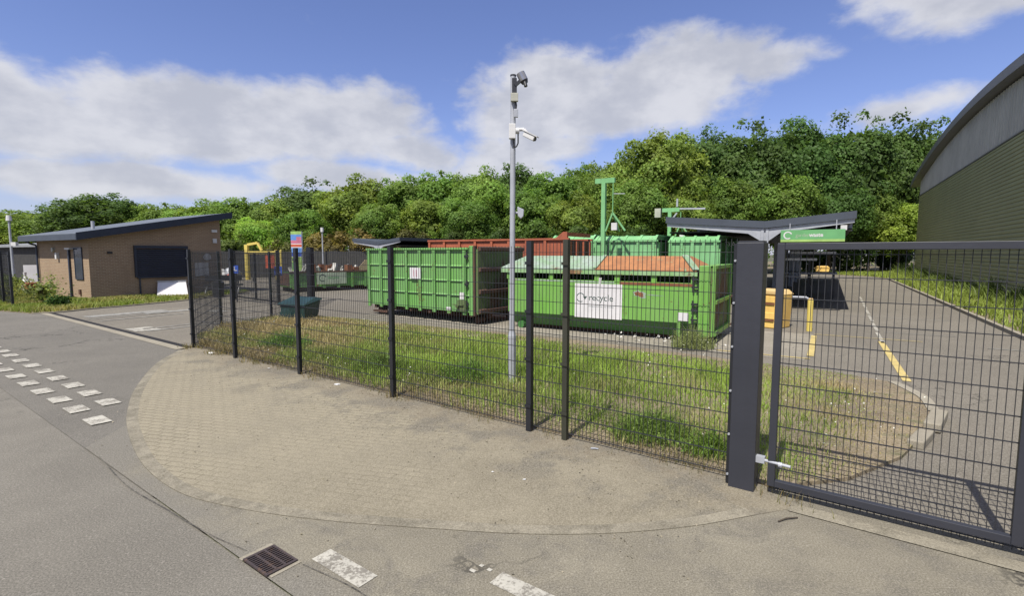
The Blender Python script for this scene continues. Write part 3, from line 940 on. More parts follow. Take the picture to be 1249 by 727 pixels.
lid(-6.12, -3.05, 0.45, 0.0).build('pale_lid', M['lidpale'], r2)
lid(-3.045, -0.36, 0.0, 0.5).build('orange_lid', M['lidorange'], r2)
MB().bar((-0.36, -0.06, 1.86), (-0.82, 0.72, 2.215), 0.16, 0.03).bar((-3.05, -0.06, 1.86), (-3.05, 0.72, 2.215), 0.1, 0.03).build_each('lid_seam', M['lidpale'], r2)
MB().box(-6.1, -0.33, -0.062, -0.052, 1.695, 1.8).build('lid_lip', M['lidlip'], r2)
# end frame and door
MB().box(-0.3, -0.03, -0.03, 0.1, 0.17, 1.96).box(-0.3, -0.03, D2 - 0.1, D2 + 0.03, 0.17, 1.96).box(-0.3, -0.03, 0.101, D2 - 0.101, 1.84, 1.96).box(-0.3, -0.03, 0.101, D2 - 0.101, 0.17, 0.3).build('end_frame', M['green2'], r2, 0.008)
ch = MB()
for x in (-0.24, -0.165, -0.09):
    ch.box(x - 0.014, x + 0.014, -0.045, -0.031, 0.2, 1.93)
ch.build_each('post_channel', M['green2'], r2)
dr = MB().box(-0.028, 0.02, 0.02, D2 - 0.02, 0.22, 1.9).build('end_door', M['rustdoor'], r2)
MB().box(0.021, 0.09, -0.02, 0.1, 0.2, 1.97).box(0.021, 0.09, D2 - 0.1, D2 + 0.02, 0.2, 1.97).box(0.021, 0.1, 0.101, D2 - 0.101, 1.88, 1.97).box(0.021, 0.11, 0.101, D2 - 0.101, 1.0, 1.1).box(0.021, 0.11, 0.101, D2 - 0.101, 0.2, 0.32).build('door_frame', M['green2'], dr, 0.008)
MB().tube((0.111, D2 - 0.2, 0.26), (0.17, D2 + 0.1, 0.26), 0.03, n=10).tube((0.111, D2 - 0.2, 1.05), (0.16, D2 + 0.12, 1.08), 0.03, n=10).build('door_catch', M['rustdark'], dr)
for z in (1.62, 1.42, 1.0, 0.86, 0.6):
    MB().box(-0.46, -0.31, -0.075, -0.046, z - 0.02, z + 0.025).tube((-0.42, -0.06, z - 0.09), (-0.42, -0.06, z + 0.09), 0.024, n=10).box(-0.35, -0.32, -0.07, -0.02, z - 0.09, z - 0.055).build('hinge', M['dark'], r2)
mb = MB()
for z in (1.62, 1.0, 0.55):
    mb.box(-0.46, 0.0, -0.053, -0.0455, z - 0.03, z - 0.021)
mb.build_each('hinge_strap', M['greendark'], r2)
# sign
sg = MB().box(-3.66, -2.27, -0.012, -0.003, 0.47, 1.43).build('sign_board', M['white_sign'], r2)
tx = text('recycle', 0.25, M['inkgreen'], sg, (-3.235, -0.0135, 0.96), (math.pi / 2, 0, 0), bold=0.0, sx=1.0)
text('the possibilities are endless', 0.07, M['inkpale'], sg, (-3.235, -0.0135, 0.78), (math.pi / 2, 0, 0), sx=0.95)
em = MB()
N = 26
R0, R1 = 0.13, 0.108
pts0, pts1 = [], []
for k in range(N + 1):
    a = math.radians(-60 - 285 * k / N)
    pts0.append((-3.48 + R0 * math.cos(a), -0.0145, 1.03 + R0 * math.sin(a)))
    pts1.append((-3.48 + R1 * math.cos(a), -0.0145, 1.03 + R1 * math.sin(a)))
em.add(pts0 + pts1, [(k, k + 1, N + 2 + k, N + 1 + k) for k in range(N)])
em.add([(-3.405, -0.0145, 1.06), (-3.375, -0.0145, 1.08), (-3.345, -0.0145, 1.06), (-3.315, -0.0145, 1.08), (-3.285, -0.0145, 1.06), (-3.345, -0.0145, 0.98)], [(0, 1, 2, 3, 4, 5)])
em.build('emblem', M['inkgreen'], sg)
MB().add([(-2.94, -0.0148, 1.6), (-2.86, -0.0148, 1.6), (-2.9, -0.0148, 1.3), (-2.96, -0.0148, 1.08), (-3.0, -0.0148, 0.98), (-2.945, -0.0148, 1.25)], [(0, 1, 2, 3, 4, 5)]).build('paper_tear', M['white'], sg)
rp = []
random.seed(3)
for k in range(22):
    a = 2 * math.pi * k / 22
    r = 0.085 * (1 + 0.35 * math.cos(2 * a + 0.6)) * random.uniform(0.75, 1.2)
    rp.append((-1.8 + r * 1.1 * math.cos(a), -0.003, 1.19 + r * math.sin(a)))
rp2 = [(-1.78 + (p[0] + 1.8) * 1.45, -0.002, 1.19 + (p[2] - 1.19) * 1.4) for p in rp]
MB().add(rp2, [tuple(range(22))]).build('faded_patch', M['lidpale'], r2)
MB().add(rp, [tuple(range(22))]).build('rust_patch', M['rust'], r2)
MB().add([(-1.62, -0.0035, 1.18), (-1.4, -0.0035, 1.16), (-1.15, -0.0035, 1.17), (-1.3, -0.0035, 1.185), (-1.5, -0.0035, 1.2)], [(0, 1, 2, 3, 4)]).build('scrape', M['lidpale'], r2)
MB().box(-0.78, -0.52, -0.05, -0.032, 0.56, 0.77).build('label_plate', M['white_sign'], r2)
MB().box(-0.8, -0.72, -0.03, -0.001, 0.14, 0.56).build('label_stand', M['green2'], r2)

# ------------------------------------------------------------------ tall ribbed green container
r1 = thing('recycling_container', 'tall ribbed green open top container with small white sign, rusty end door', 'container', (-1.06, 16.0, 0.0), math.atan2(-0.6, 0.8))
L1, D1 = 5.45, 2.4
mb = MB()
mb.box(-L1, -0.06, 0.0, 0.05, 0.38, 2.38).box(-L1, -0.06, D1 - 0.05, D1, 0.38, 2.38).box(-L1, -L1 + 0.05, 0.051, D1 - 0.051, 0.38, 2.38).box(-L1 + 0.051, -0.06, 0.051, D1 - 0.051, 0.38, 0.45)
mb.build('body', M['green'], r1)
rb = MB()
for k in range(8):
    x = -L1 + 0.06 + k * (L1 - 0.45) / 7.3
    rb.box(x, x + 0.13, -0.075, -0.001, 0.3, 2.36)
rb.build_each('rib', M['green'], r1, 0.01)
hr = MB()
for z in (0.95, 1.42, 1.9):
    hr.prism([(-0.001, z), (-0.045, z - 0.05), (-0.001, z - 0.06)], 'x', -L1 + 0.02, -0.3)
hr.build_each('swage', M['green'], r1)
MB().box(-L1 - 0.02, -0.35, -0.085, 0.06, 2.381, 2.45).box(-L1 - 0.02, -0.06, D1 - 0.06, D1 + 0.05, 2.381, 2.45).box(-L1 - 0.02, -L1 + 0.06, 0.061, D1 - 0.061, 2.381, 2.45).build('top_rail', M['green'], r1, 0.008)
MB().box(-0.3, -0.13, -0.09, 0.05, 0.3, 2.5).box(-0.3, -0.13, D1 - 0.05, D1 + 0.06, 0.3, 2.5).build_each('corner_post', M['green'], r1, 0.01)
MB().box(-0.128, -0.07, -0.085, 0.05, 0.3, 2.5).build('rusty_edge', M['rustdark'], r1)
dr = MB().box(-0.06, 0.0, 0.0, D1, 0.34, 2.4).build('end_door', M['rustdoor'], r1)
dc = MB()
for z in (0.36, 0.98, 1.68, 2.33):
    dc.prism([(0.001, z), (0.09, z + 0.03), (0.09, z + 0.12), (0.001, z + 0.15)], 'y', 0.02, D1 - 0.02)
dc.build_each('door_channel', M['rustdark'], dr)
for z in (2.18, 1.3, 0.65):
    MB().tube((-0.42, -0.06, z - 0.1), (-0.42, -0.06, z + 0.12), 0.026, n=8).box(-0.5, -0.31, -0.098, -0.086, z - 0.03, z + 0.03).build('hinge', M['dark'], r1)
MB().box(-0.78, -0.42, -0.13, -0.08, 0.42, 0.78).tube((-0.75, -0.13, 0.58), (-0.75, -0.2, 0.58), 0.06, n=10).bar((-0.95, -0.16, 0.62), (-0.5, -0.16, 0.62), 0.04, 0.03).build('winch', M['rustdoor'], r1)
MB().box(-0.68, -0.52, -0.11, -0.078, 0.8, 1.02).build('label_plate', M['white_sign'], r1)
MB().box(-1.3, -1.12, -0.09, -0.076, 0.42, 0.52).build('label_plate', M['white_sign'], r1)
sg = MB().box(-3.02, -2.5, -0.1, -0.078, 1.4, 1.78).build('sign_board', M['white_sign'], r1)
MB().box(-2.84, -2.8, -0.1025, -0.1005, 1.47, 1.7).box(-2.72, -2.67, -0.1025, -0.1005, 1.47, 1.7).build('print', M['pink'], sg)
mb = MB()
for y in (0.6, 1.65):
    mb.box(-L1 + 0.1, -0.05, y, y + 0.16, 0.15, 0.379)
for k in range(6):
    mb.box(-L1 + 0.3 + k * 0.95, -L1 + 0.4 + k * 0.95, 0.05, D1 - 0.05, 0.24, 0.378)
mb.build('underframe', M['rustdark'], r1)
for x in (-0.25, -L1 + 0.35):
    for y in (0.25, D1 - 0.5):
        MB().tube((x, y, 0.12), (x, y + 0.28, 0.12), 0.12, n=16).build('roller', M['rustdark'], r1, smooth=True)
MB().box(-L1 + 0.3, -L1 + 1.1, -0.02, 0.1, 0.1, 0.17).build('loose_chain', M['rustdark'], r1)


# ------------------------------------------------------------------ rear containers
def ribbed_box(name, label, origin, rot, L, D, H, mats, nrib=6, lidded=False, group=None, z0=0.3, end_rust=True):
    t = thing(name, label, 'container', origin, rot, group)
    m0, m1 = mats
    mb = MB().box(0, L, 0, 0.05, z0, H).box(0, L, D - 0.05, D, z0, H).box(0, 0.05, 0.051, D - 0.051, z0, H).box(0.051, L - 0.06, 0.051, D - 0.051, z0, z0 + 0.07)
    mb.build('body', m0, t)
    rb = MB()
    for k in range(nrib):
        x = 0.02 + k * (L - 0.2) / (nrib - 1)
        rb.box(x, x + 0.12, -0.07, -0.001, z0 - 0.06, H - 0.02)
    for k in range(4):
        y = 0.1 + k * (D - 0.3) / 3
        rb.box(L + 0.001, L + 0.07, y, y + 0.12, z0, H - 0.05)
    rb.build_each('rib', m0, t)
    MB().box(-0.02, L + 0.075, -0.08, 0.06, H + 0.001, H + 0.08).box(-0.02, L + 0.075, D - 0.06, D + 0.05, H + 0.001, H + 0.08).box(-0.02, 0.06, 0.061, D - 0.061, H + 0.001, H + 0.08).build('top_rail', m0, t)
    MB().box(L - 0.06, L, 0.051, D - 0.051, z0, H).build('end_door', m1, t)
    MB().box(0.1, L - 0.1, 0.4, 0.55, 0.0, z0 - 0.001).box(0.1, L - 0.1, D - 0.55, D - 0.4, 0.0, z0 - 0.001).build_each('skid_rail', M['rustdark'], t)
    if lidded:
        lb = MB().prism([(-0.02, H + 0.081), (0.3, H + 0.25), (D - 0.3, H + 0.25), (D + 0.02, H + 0.081)], 'x', 0.0, L)
        for k in range(5):
            x = 0.05 + k * (L - 0.15) / 4
            lb.prism([(-0.05, H + 0.083), (0.28, H + 0.29), (D - 0.28, H + 0.29), (D + 0.05, H + 0.083)], 'x', x, x + 0.1)
        lb.build('lid', M['greenpale'], t)
    return t


oo = Vector((2.3, 20.4, 0)) - B * 7.3
oc = ribbed_box('waste_container', 'long rusty orange open top container behind the tall green one', oo, ROT_B, 7.2, 2.3, 2.8, (M['orange'], M['rustdark']), 9)
MB().prism([(6.7, 2.881), (7.2, 2.881), (7.2, 3.12), (7.02, 3.12)], 'y', -0.07, 0.05).box(7.1, 7.2, 0.06, 2.28, 2.95, 3.1).build('raised_corner', M['orange'], oc)
oc['label'] = 'long rusty orange open top container behind both front green ones'
g1o = Vector((3.62, 22.7, 0))
ribbed_box('waste_container', 'pale green lidded container with ribbed lid right of the orange one', g1o, ROT_B, 2.75, 5.8, 2.75, (M['greenpale'], M['greendark']), 5, True)
sm = ribbed_box('waste_container', 'pale green lidded container under the left wing of the butterfly canopy', g1o + B * 3.0 + A * 1.0, ROT_B, 2.0, 5.8, 2.72, (M['greenpale'], M['greendark']), 5, True)
dk = ribbed_box('waste_container', 'dark green container with pale lettering in the canopy shade', g1o + B * 4.25 + A * 3.1, ROT_B, 1.75, 5.0, 2.72, (M['greendark'], M['greendark']), 4)
text('DA', 0.3, M['white'], dk, (0.62, -0.085, 2.56), (math.pi / 2, 0, 0), sx=1.2)
MB().box(0.03, 0.5, -0.082, -0.075, 1.8, 2.3).build('label_plate', M['greenpale'], dk)
ribbed_box('waste_container', 'pale green container peeping over the rusty end of the orange one', Vector((1.9, 24.9, 0)), ROT_B, 2.2, 5.5, 2.85, (M['greenpale'], M['greendark']), 4, True)


def lifter(label, origin, zt, za, hang):
    t = thing('lid_lifter', label, 'lid lifter', origin, ROT_B)
    MB().box(-0.085, 0.085, -0.085, 0.085, 0, zt - 0.2).build('mast', M['greenpale'], t)
    MB().box(-0.38, 0.48, -0.07, 0.07, zt - 0.199, zt).build('beam', M['greenpale'], t)
    MB().bar((hang, -0.05, zt - 0.22), (hang, -0.05, za), 0.03, 0.03).build('chain', M['greenpale'], t)
    MB().bar((hang, -0.05, za), (hang - 0.3, -0.05, za - 0.75), 0.06, 0.06).bar((hang, -0.05, za), (hang + 0.55, -0.05, za - 0.75), 0.06, 0.06).bar((hang - 0.02, 0.0, za), (hang + 0.1, 0.5, za - 0.75), 0.05, 0.05).build('spreader', M['greenpale'], t)
    MB().box(hang + 0.0, hang + 0.24, -0.2, -0.08, za - 0.72, za - 0.42).build('motor_box', M['white'], t)
    MB().bar((hang, 0.0, zt - 0.65), (hang + 0.5, 0.0, zt - 0.68), 0.03, 0.03).build('cable_arm', M['galv'], t)
    return t


lifter('pale green lifting mast with tee beam standing by the orange container', (3.87, 21.85, 0), 5.4, 3.95, 0.42)
l2 = lifter('pale green lifting frame rising behind the canopy, with grey box', (8.0, 26.2, 0), 4.55, 3.75, 0.55)
MB().box(-0.75, -0.45, -0.1, 0.1, 4.1, 4.55).build('grey_box', M['cream'], l2)
MB().bar((0.35, 0, 4.6), (0.35, 0, 5.0), 0.08, 0.08).bar((0.35, 0.0, 4.5), (1.7, 0.0, 4.45), 0.08, 0.08).bar((-0.1, 0, 3.7), (0.35, 0, 4.3), 0.07, 0.07).build('strut', M['galv'], l2)
l3 = lifter('short pale green lifting arm with tripod legs beside the canopy valley', (9.55, 25.0, 0), 3.9, 3.65, 0.35)

# ------------------------------------------------------------------ butterfly canopies
def canopy(label, right_corner, length, zl, zv, zr, wl, wr, sign=False):
    P = right_corner - B * (wl + wr)
    t = thing('butterfly_canopy', label, 'canopy', (P.x, P.y, 0), ROT_B)
    W = wl + wr
    th = 0.27
    MB().prism([(0, zl), (wl, zv), (wl, zv - th), (0, zl - th)], 'y', 0, length).build('left_roof', M['canopy'], t)
    MB().prism([(wl + 0.001, zv), (W, zr), (W, zr - th), (wl + 0.001, zv - th)], 'y', 0, length).build('right_roof', M['canopy'], t)
    n = max(2, int(length / 6) + 1)
    for k in range(n):
        y = 0.08 + k * (length - 0.4) / (n - 1)
        ar = MB().prism([(0.05, zl - th - 0.002), (wl - 0.14, zv - th - 0.002), (wl - 0.14, zv - th - 0.5), (wl - 0.6, zv - th - 0.2), (0.05, zl - th - 0.15)], 'y', y, y + 0.12)
        ar.prism([(W - 0.05, zr - th - 0.002), (wl + 0.14, zv - th - 0.002), (wl + 0.14, zv - th - 0.5), (wl + 0.55, zv - th - 0.18), (W - 0.05, zr - th - 0.15)], 'y', y, y + 0.12)
        ar.build_each('roof_arm', M['galv'], t)
        MB().box(wl - 0.135, wl - 0.035, y - 0.02, y + 0.14, 0, zv - th - 0.003).box(wl + 0.035, wl + 0.135, y - 0.02, y + 0.14, 0, zv - th - 0.003).box(wl - 0.034, wl + 0.034, y + 0.03, y + 0.09, 0, zv - th - 0.003).build_each('column', M['galv'], t)
    MB().box(0.1, W - 0.1, 0.3, length - 0.3, zv - th - 0.12, zv - th - 0.06).build('soffit', M['soffit'], t)
    return t


RC = Vector((12.4, 18.6, 0))
cn = canopy('near slate grey butterfly canopy above the dark green containers, beside the yellow bin', RC, 30.0, 3.83, 3.52, 3.8, 3.85, 2.97)
MB().box(6.6, 6.72, 0.5, 0.55, 3.1, 3.4).box(4.7, 4.76, 0.55, 0.58, 3.0, 3.2).build_each('sign_hanger', M['galv'], cn)
MB().box(6.35, 6.55, 0.1, 0.3, 3.12, 3.3).build('floodlight', M['white'], cn)
MB().box(4.55, 6.3, 4.4, 4.5, 2.25, 2.34).box(4.2, 5.6, 3.5, 3.56, 1.95, 2.05).build_each('rail', M['white'], cn)
sg = thing('hanging_sign', 'green sign with ring emblem hanging under the right canopy wing', 'sign', (RC.x - B.x * 2.4 - A.x * 0.04, RC.y - B.y * 2.4 - A.y * 0.04, 2.7), ROT_B)
MB().box(0, 2.08, 0, 0.03, 0, 0.45).build('panel', M['signgreen'], sg)
MB().box(0, 2.08, -0.004, -0.001, 0.0, 0.09).build('pale_band', M['limegreen'], sg)
text('garden', 0.19, M['palegreen'], sg, (0.5, -0.003, 0.19), (math.pi / 2, 0, 0), sx=0.9)
text('waste', 0.2, M['white'], sg, (0.95, -0.003, 0.19), (math.pi / 2, 0, 0), bold=0.006, sx=0.95)
em = MB()
for k in range(20):
    a0, a1 = math.radians(-50 - 290 * k / 20), math.radians(-50 - 290 * (k + 1) / 20)
    em.add([(0.24 + r * math.cos(a), -0.006, 0.25 + r * math.sin(a)) for a, r in ((a0, 0.15), (a1, 0.15), (a1, 0.105), (a0, 0.105))], [(0, 1, 2, 3)])
em.build('emblem', M['white'], sg)
MB().bar((0.3, 0.015, 0.45), (0.3, 0.015, 0.7), 0.03, 0.03).bar((1.8, 0.015, 0.45), (1.8, 0.015, 0.8), 0.03, 0.03).build_each('hanger', M['galv'], sg)
canopy('far dark butterfly canopy above the tall ribbed green container', Vector((-9.55, 43.7, 0)), 22.0, 3.62, 3.3, 3.62, 3.2, 2.6)
sr = thing('steel_rack', 'dark steel racking standing in shade beneath the near canopy', 'rack', ab(-2.0, 30.5) + (0,), ROT_B)
for x in (0, 1.1, 2.2):
    MB().box(x, x + 0.1, 0, 0.1, 0, 2.2).box(x, x + 0.1, 2.5, 2.6, 0, 2.2).build_each('upright', M['dark'], sr)
MB().box(-0.1, 2.4, -0.02, 2.62, 1.2, 1.26).box(-0.1, 2.4, -0.02, 2.62, 2.201, 2.26).build('shelf', M['galv'], sr)

# ------------------------------------------------------------------ low green skip with sign
SK = Vector((-12.75, 29.4, 0))
sk = thing('waste_skip', 'low dark green roll-off skip heaped with rubbish beyond the black gate', 'skip', SK, math.atan2(0.66, 0.75))
LS, DS, HS = 6.6, 2.4, 1.12
MB().box(0, LS, 0, 0.06, 0.28, HS).box(0, LS, DS - 0.06, DS, 0.28, HS).box(LS - 0.06, LS, 0.061, DS - 0.061, 0.28, HS).box(0.0, LS - 0.061, 0.061, DS - 0.061, 0.28, 0.36).build('body', M['green'], sk)
mb = MB()
for k in range(8):
    mb.box(0.1 + k * 0.88, 0.25 + k * 0.88, -0.1, -0.001, 0.2, HS - 0.02)
mb.build_each('rib', M['green'], sk)
MB().box(-0.02, LS, -0.11, 0.08, HS + 0.001, HS + 0.09).build('top_rail', M['rustdark'], sk)
MB().box(0, 0.06, 0.061, DS - 0.061, 0.28, HS).build('end_door', M['rustdark'], sk)
MB().box(0.2, LS - 0.2, 0.4, 0.6, 0, 0.279).box(0.2, LS - 0.2, 1.8, 2.0, 0, 0.279).build_each('skid_rail', M['rustdark'], sk)
sg = MB().box(1.5, 3.3, -0.125, -0.101, 0.42, 1.12).build('sign_board', M['palegreen'], sk)
text('recycle', 0.24, M['signgreen'], sg, (2.15, -0.128, 0.74), (math.pi / 2, 0, 0))
em = MB()
for k in range(18):
    a0, a1 = math.radians(-60 - 285 * k / 18), math.radians(-60 - 285 * (k + 1) / 18)
    em.add([(1.83 + r * math.cos(a), -0.128, 0.8 + r * math.sin(a)) for a, r in ((a0, 0.22), (a1, 0.22), (a1, 0.17), (a0, 0.17))], [(0, 1, 2, 3)])
em.build('emblem', M['inkgreen'], sg)
random.seed(5)
heap = MB()
for k in range(16):
    x, y = random.uniform(0.6, 4.6), random.uniform(0.3, 1.9)
    s = random.uniform(0.12, 0.3)
    heap.bar((x, y, 0.9), (x + random.uniform(-.3, .3), y + random.uniform(-.3, .3), 1.15 + random.uniform(0.05, 0.5)), s, s * 0.6)
h = heap.build('rubbish_pale', M['paper'])
h.parent = None
h.matrix_world = Matrix.Translation(SK) @ Matrix.Rotation(math.atan2(0.66, 0.75), 4, 'Z')
tag(h, 'pale broken boards heaped in the low green skip', 'rubbish', None, 'stuff')
h.name = 'rubbish'
heap = MB()
for k in range(10):
    x, y = random.uniform(0.4, 4.4), random.uniform(0.3, 1.8)
    heap.box(x, x + random.uniform(.2, .5), y, y + random.uniform(.2, .5), 0.7, 1.2 + random.uniform(0, 0.4))
h = heap.build('rubbish', M['rust'])
h.matrix_world = Matrix.Translation(SK) @ Matrix.Rotation(math.atan2(0.66, 0.75), 4, 'Z')
tag(h, 'red brown boxes and offcuts heaped in the low green skip', 'rubbish', None, 'stuff')
pw = thing('plywood_sheet', 'leaning pale plywood sheet at the right end of the low skip', 'plywood', SK + Vector((0.75, 0.66, 0)) * 4.6 + Vector((-0.66, 0.75, 0)) * 1.2, math.atan2(0.66, 0.75))
MB().prism([(0, 0.5), (0, 1.2), (0.6, 1.85), (2.6, 1.85), (2.6, 0.5)], 'y', 0, 0.04).build('sheet', M['wood'], pw)

# ------------------------------------------------------------------ totem, small signs, yellow frame, grit bins
tt = thing('totem_sign', 'tall colourful totem sign rising behind the low green skip', 'sign', (-12.95, 30.9, 0), math.radians(-12))
MB().box(-0.36, 0.36, 0, 0.12, 0, 3.58).build('panel', M['white_sign'], tt)
zz = [(3.4, 3.58, 'limegreen'), (3.05, 3.39, 'blue2'), (2.85, 3.04, 'pink'), (2.65, 2.8, 'redsign'), (2.3, 2.6, 'blue2'), (2.08, 2.28, 'blue'), (1.2, 2.05, 'limegreen')]
for z0_, z1_, mt in zz:
    MB().box(-0.355, 0.355, -0.004, -0.001, z0_, z1_).build('print_band', M[mt], tt)
MB().box(0.02, 0.34, -0.008, -0.0045, 3.0, 3.25).build('print_block', M['pink'], tt)
MB().box(-0.3, 0.05, -0.008, -0.0045, 1.3, 1.7).build('print_block', M['signgreen'], tt)


def small_sign(label, p, zc, s, h0):
    t = thing('post_sign', label, 'sign', (*p, 0), math.radians(-8))
    MB().tube((0, 0.04, 0), (0, 0.04, zc + s * 0.5), 0.03, n=10).build('pole', M['dark'], t)
    b_ = MB().box(-s / 2, s / 2, -0.01, 0.01, zc - s * 0.55, zc + s * 0.55).build('panel', M['blue'], t)
    MB().tube((-0.03, -0.0135, zc + s * 0.28), (-0.03, -0.0105, zc + s * 0.28), s * 0.09, n=12).box(-0.06, -0.01, -0.0135, -0.0105, zc - s * 0.15, zc + s * 0.17).box(-0.06, s * 0.28, -0.0136, -0.0106, zc - s * 0.2, zc - s * 0.1).build('symbol', M['white'], b_)


small_sign('blue square sign with white symbol on short post right of the gate leaves', (-10.72, 23.5), 1.46, 0.38, 0)
small_sign('blue sign on a short post left of the gate leaves, nearer the brick building', (-12.9, 23.9), 1.52, 0.34, 0)

yf = thing('loading_frame', 'yellow steel loading frame with red board in the far yard', 'frame', (-22.7, 44, 0), math.radians(-5))
MB().box(-0.14, 0.14, -0.14, 0.14, 0, 3.0).box(2.55, 2.75, -0.1, 0.1, 0, 2.55).build_each('upright', M['bollard'], yf)
MB().box(0.141, 2.55, -0.1, 0.1, 2.2, 2.45).bar((0.1, 0, 3.0), (1.0, 0, 3.15), 0.2, 0.2).bar((1.0, 0, 3.15), (1.35, 0, 2.5), 0.18, 0.18).build('beam', M['bollard'], yf)
MB().box(1.7, 2.5, -0.15, -0.101, 1.0, 2.1).build('board', M['redsign'], yf)
yp = thing('yellow_post', 'single slim yellow post between the loading frame and the totem', 'post', (-18.0, 40, 0))
MB().tube((0, 0, 0), (0.0, 0, 2.5), 0.09, n=12).build('shaft', M['bollard'], yp)
MB().tube((0, 0, 2.501), (0.0, 0, 2.54), 0.1, 0.05, n=12).build('cap', M['bollard'], yp)
lp = thing('lamp_post', 'thin grey lamp column behind the yellow loading frame', 'lamp post', (-17.3, 47, 0))
MB().tube((0, 0, 0), (0, 0, 4.2), 0.07, 0.05, n=10).build_each('column', M['galv'], lp)
MB().tube((0, 0, 4.2), (0, 0, 4.6), 0.14, n=12).build('lamp_head', M['white'], lp)
bags = []
for k, (x, y, r, mt, lab) in enumerate([(-23.5, 43, 0.62, 'galv', 'grey rubble sack slumped beside the yellow loading frame'), (-24.1, 42.6, 0.5, 'white', 'white rubble sack slumped left of the grey one'),
                                        (-23.2, 42.4, 0.38, 'redsign', 'small orange sack in front of the grey one')]):
    bm = bmesh.new()
    bmesh.ops.create_icosphere(bm, subdivisions=3, radius=r)
    for v_ in bm.verts:
        v_.co *= 1 + 0.18 * math.sin(v_.co.x * 9 + k) * math.cos(v_.co.y * 8) + 0.08 * math.sin(v_.co.z * 14)
        v_.co.z = v_.co.z * 0.95 + r * 0.8
        if v_.co.z < 0:
            v_.co.z = 0
    me = bpy.data.meshes.new('rubble_sack')
    bm.to_mesh(me)
    bm.free()
    me.materials.append(M[mt])
    for p_ in me.polygons:
        p_.use_smooth = True
    o = add_obj('rubble_sack', me)
    o.location = (x, y, 0)
    tag(o, lab, 'sack')

gb = thing('grit_bin', 'dark teal plastic grit bin with sloping lid on the grass island', 'grit bin', (-7.3, 17.55, 0.03), math.radians(-24))
MB().add([(-0.5, -0.3, 0), (0.5, -0.3, 0), (0.5, 0.3, 0), (-0.5, 0.3, 0), (-0.58, -0.36, 0.46), (0.58, -0.36, 0.46), (0.58, 0.36, 0.62), (-0.58, 0.36, 0.62)],
         [(3, 2, 1, 0), (4, 5, 6, 7), (0, 1, 5, 4), (1, 2, 6, 5), (2, 3, 7, 6), (3, 0, 4, 7)]).build('tub', M['teal'], gb, 0.03)
MB().add([(-0.62, -0.41, 0.47), (0.62, -0.41, 0.47), (0.62, 0.4, 0.64), (-0.62, 0.4, 0.64), (-0.62, -0.41, 0.53), (0.62, -0.41, 0.53), (0.5, 0.2, 0.75), (-0.5, 0.2, 0.75), (0.6, 0.4, 0.7), (-0.6, 0.4, 0.7)],
         [(3, 2, 1, 0), (0, 1, 5, 4), (4, 5, 6, 7), (7, 6, 8, 9), (1, 2, 8, 6, 5), (3, 0, 4, 7, 9), (2, 3, 9, 8)]).build('lid', M['teal'], gb, 0.02)
MB().prism([(-0.4 + 0.3 * math.cos(math.radians(a)) + 0.12, 0.04 + 0.32 * math.sin(math.radians(a))) for a in range(0, 181, 20)], 'y', -0.395, -0.31).build('moulded_arch', M['teal'], gb, 0.01)

# yellow bin
yb = thing('clothes_bin', 'yellow plastic recycling bin with pale lid beside the gate post', 'bin', (8.0, 15.75, 0.002), math.radians(-52))
MB().prism([(-0.42, 0.0), (0.42, 0.0), (0.48, 1.02), (-0.48, 1.02)], 'y', -0.4, 0.4).build('tub', M['yellow'], yb, 0.03)
MB().prism([(-0.5, 1.021), (0.5, 1.021), (0.34, 1.16), (-0.34, 1.16)], 'y', -0.44, 0.44).build('lid', M['yellowlit'], yb, 0.03)
for z in (0.28, 0.78):
    MB().box(-0.3, 0.3, -0.43, -0.4005, z, z + 0.2).build('front_rib', M['yellow'], yb, 0.02)
    MB().box(-0.3, 0.3, -0.435, -0.4006, z - 0.06, z - 0.005).build('handhold', M['rust'], yb)
fb = thing('grit_bin', 'small yellow grit bin on the grass at the far end of the yard road', 'grit bin', (34.2, 56.5, 0.03), ROT_B)
MB().prism([(-0.6, 0), (0.6, 0), (0.7, 0.6), (-0.7, 0.6)], 'y', -0.4, 0.4).build('tub', M['yellow'], fb, 0.04)
MB().prism([(-0.73, 0.601), (0.73, 0.601), (0.5, 0.85), (-0.5, 0.85)], 'y', -0.45, 0.45).build('lid', M['yellow'], fb, 0.04)
bl = thing('bollard', 'slim yellow bollard standing right of the yellow bin', 'bollard', (8.7, 14.85, 0.0), ROT_B)
MB().tube((0, 0, 0), (0, 0, 0.93), 0.075, n=18).build('shaft', M['bollard'], bl, smooth=True)
MB().tube((0, 0, 0.9301), (0, 0, 0.965), 0.075, 0.04, n=18).build('cap', M['yellowlit'], bl, smooth=True)
hp = thing('hoop_barrier', 'low grey tubular hoop barrier behind the yellow bin', 'barrier', (9.5, 17.2, 0), ROT_B)
MB().path([(-0.45, 0, 0), (-0.45, 0, 0.72), (-0.38, 0, 0.8), (0.38, 0, 0.8), (0.45, 0, 0.72), (0.45, 0, 0)], 0.035, 10).build('hoop', M['galv'], hp)

# ------------------------------------------------------------------ brick site office
of = thing('brick_office', 'low brown brick office with sloping grey roof and navy roller shutter', 'building', (-20.09, 24.37, 0), ROT_B)
WB, LB = 6.6, 6.25


def roofz(y):
    return 2.98 + y * 0.197


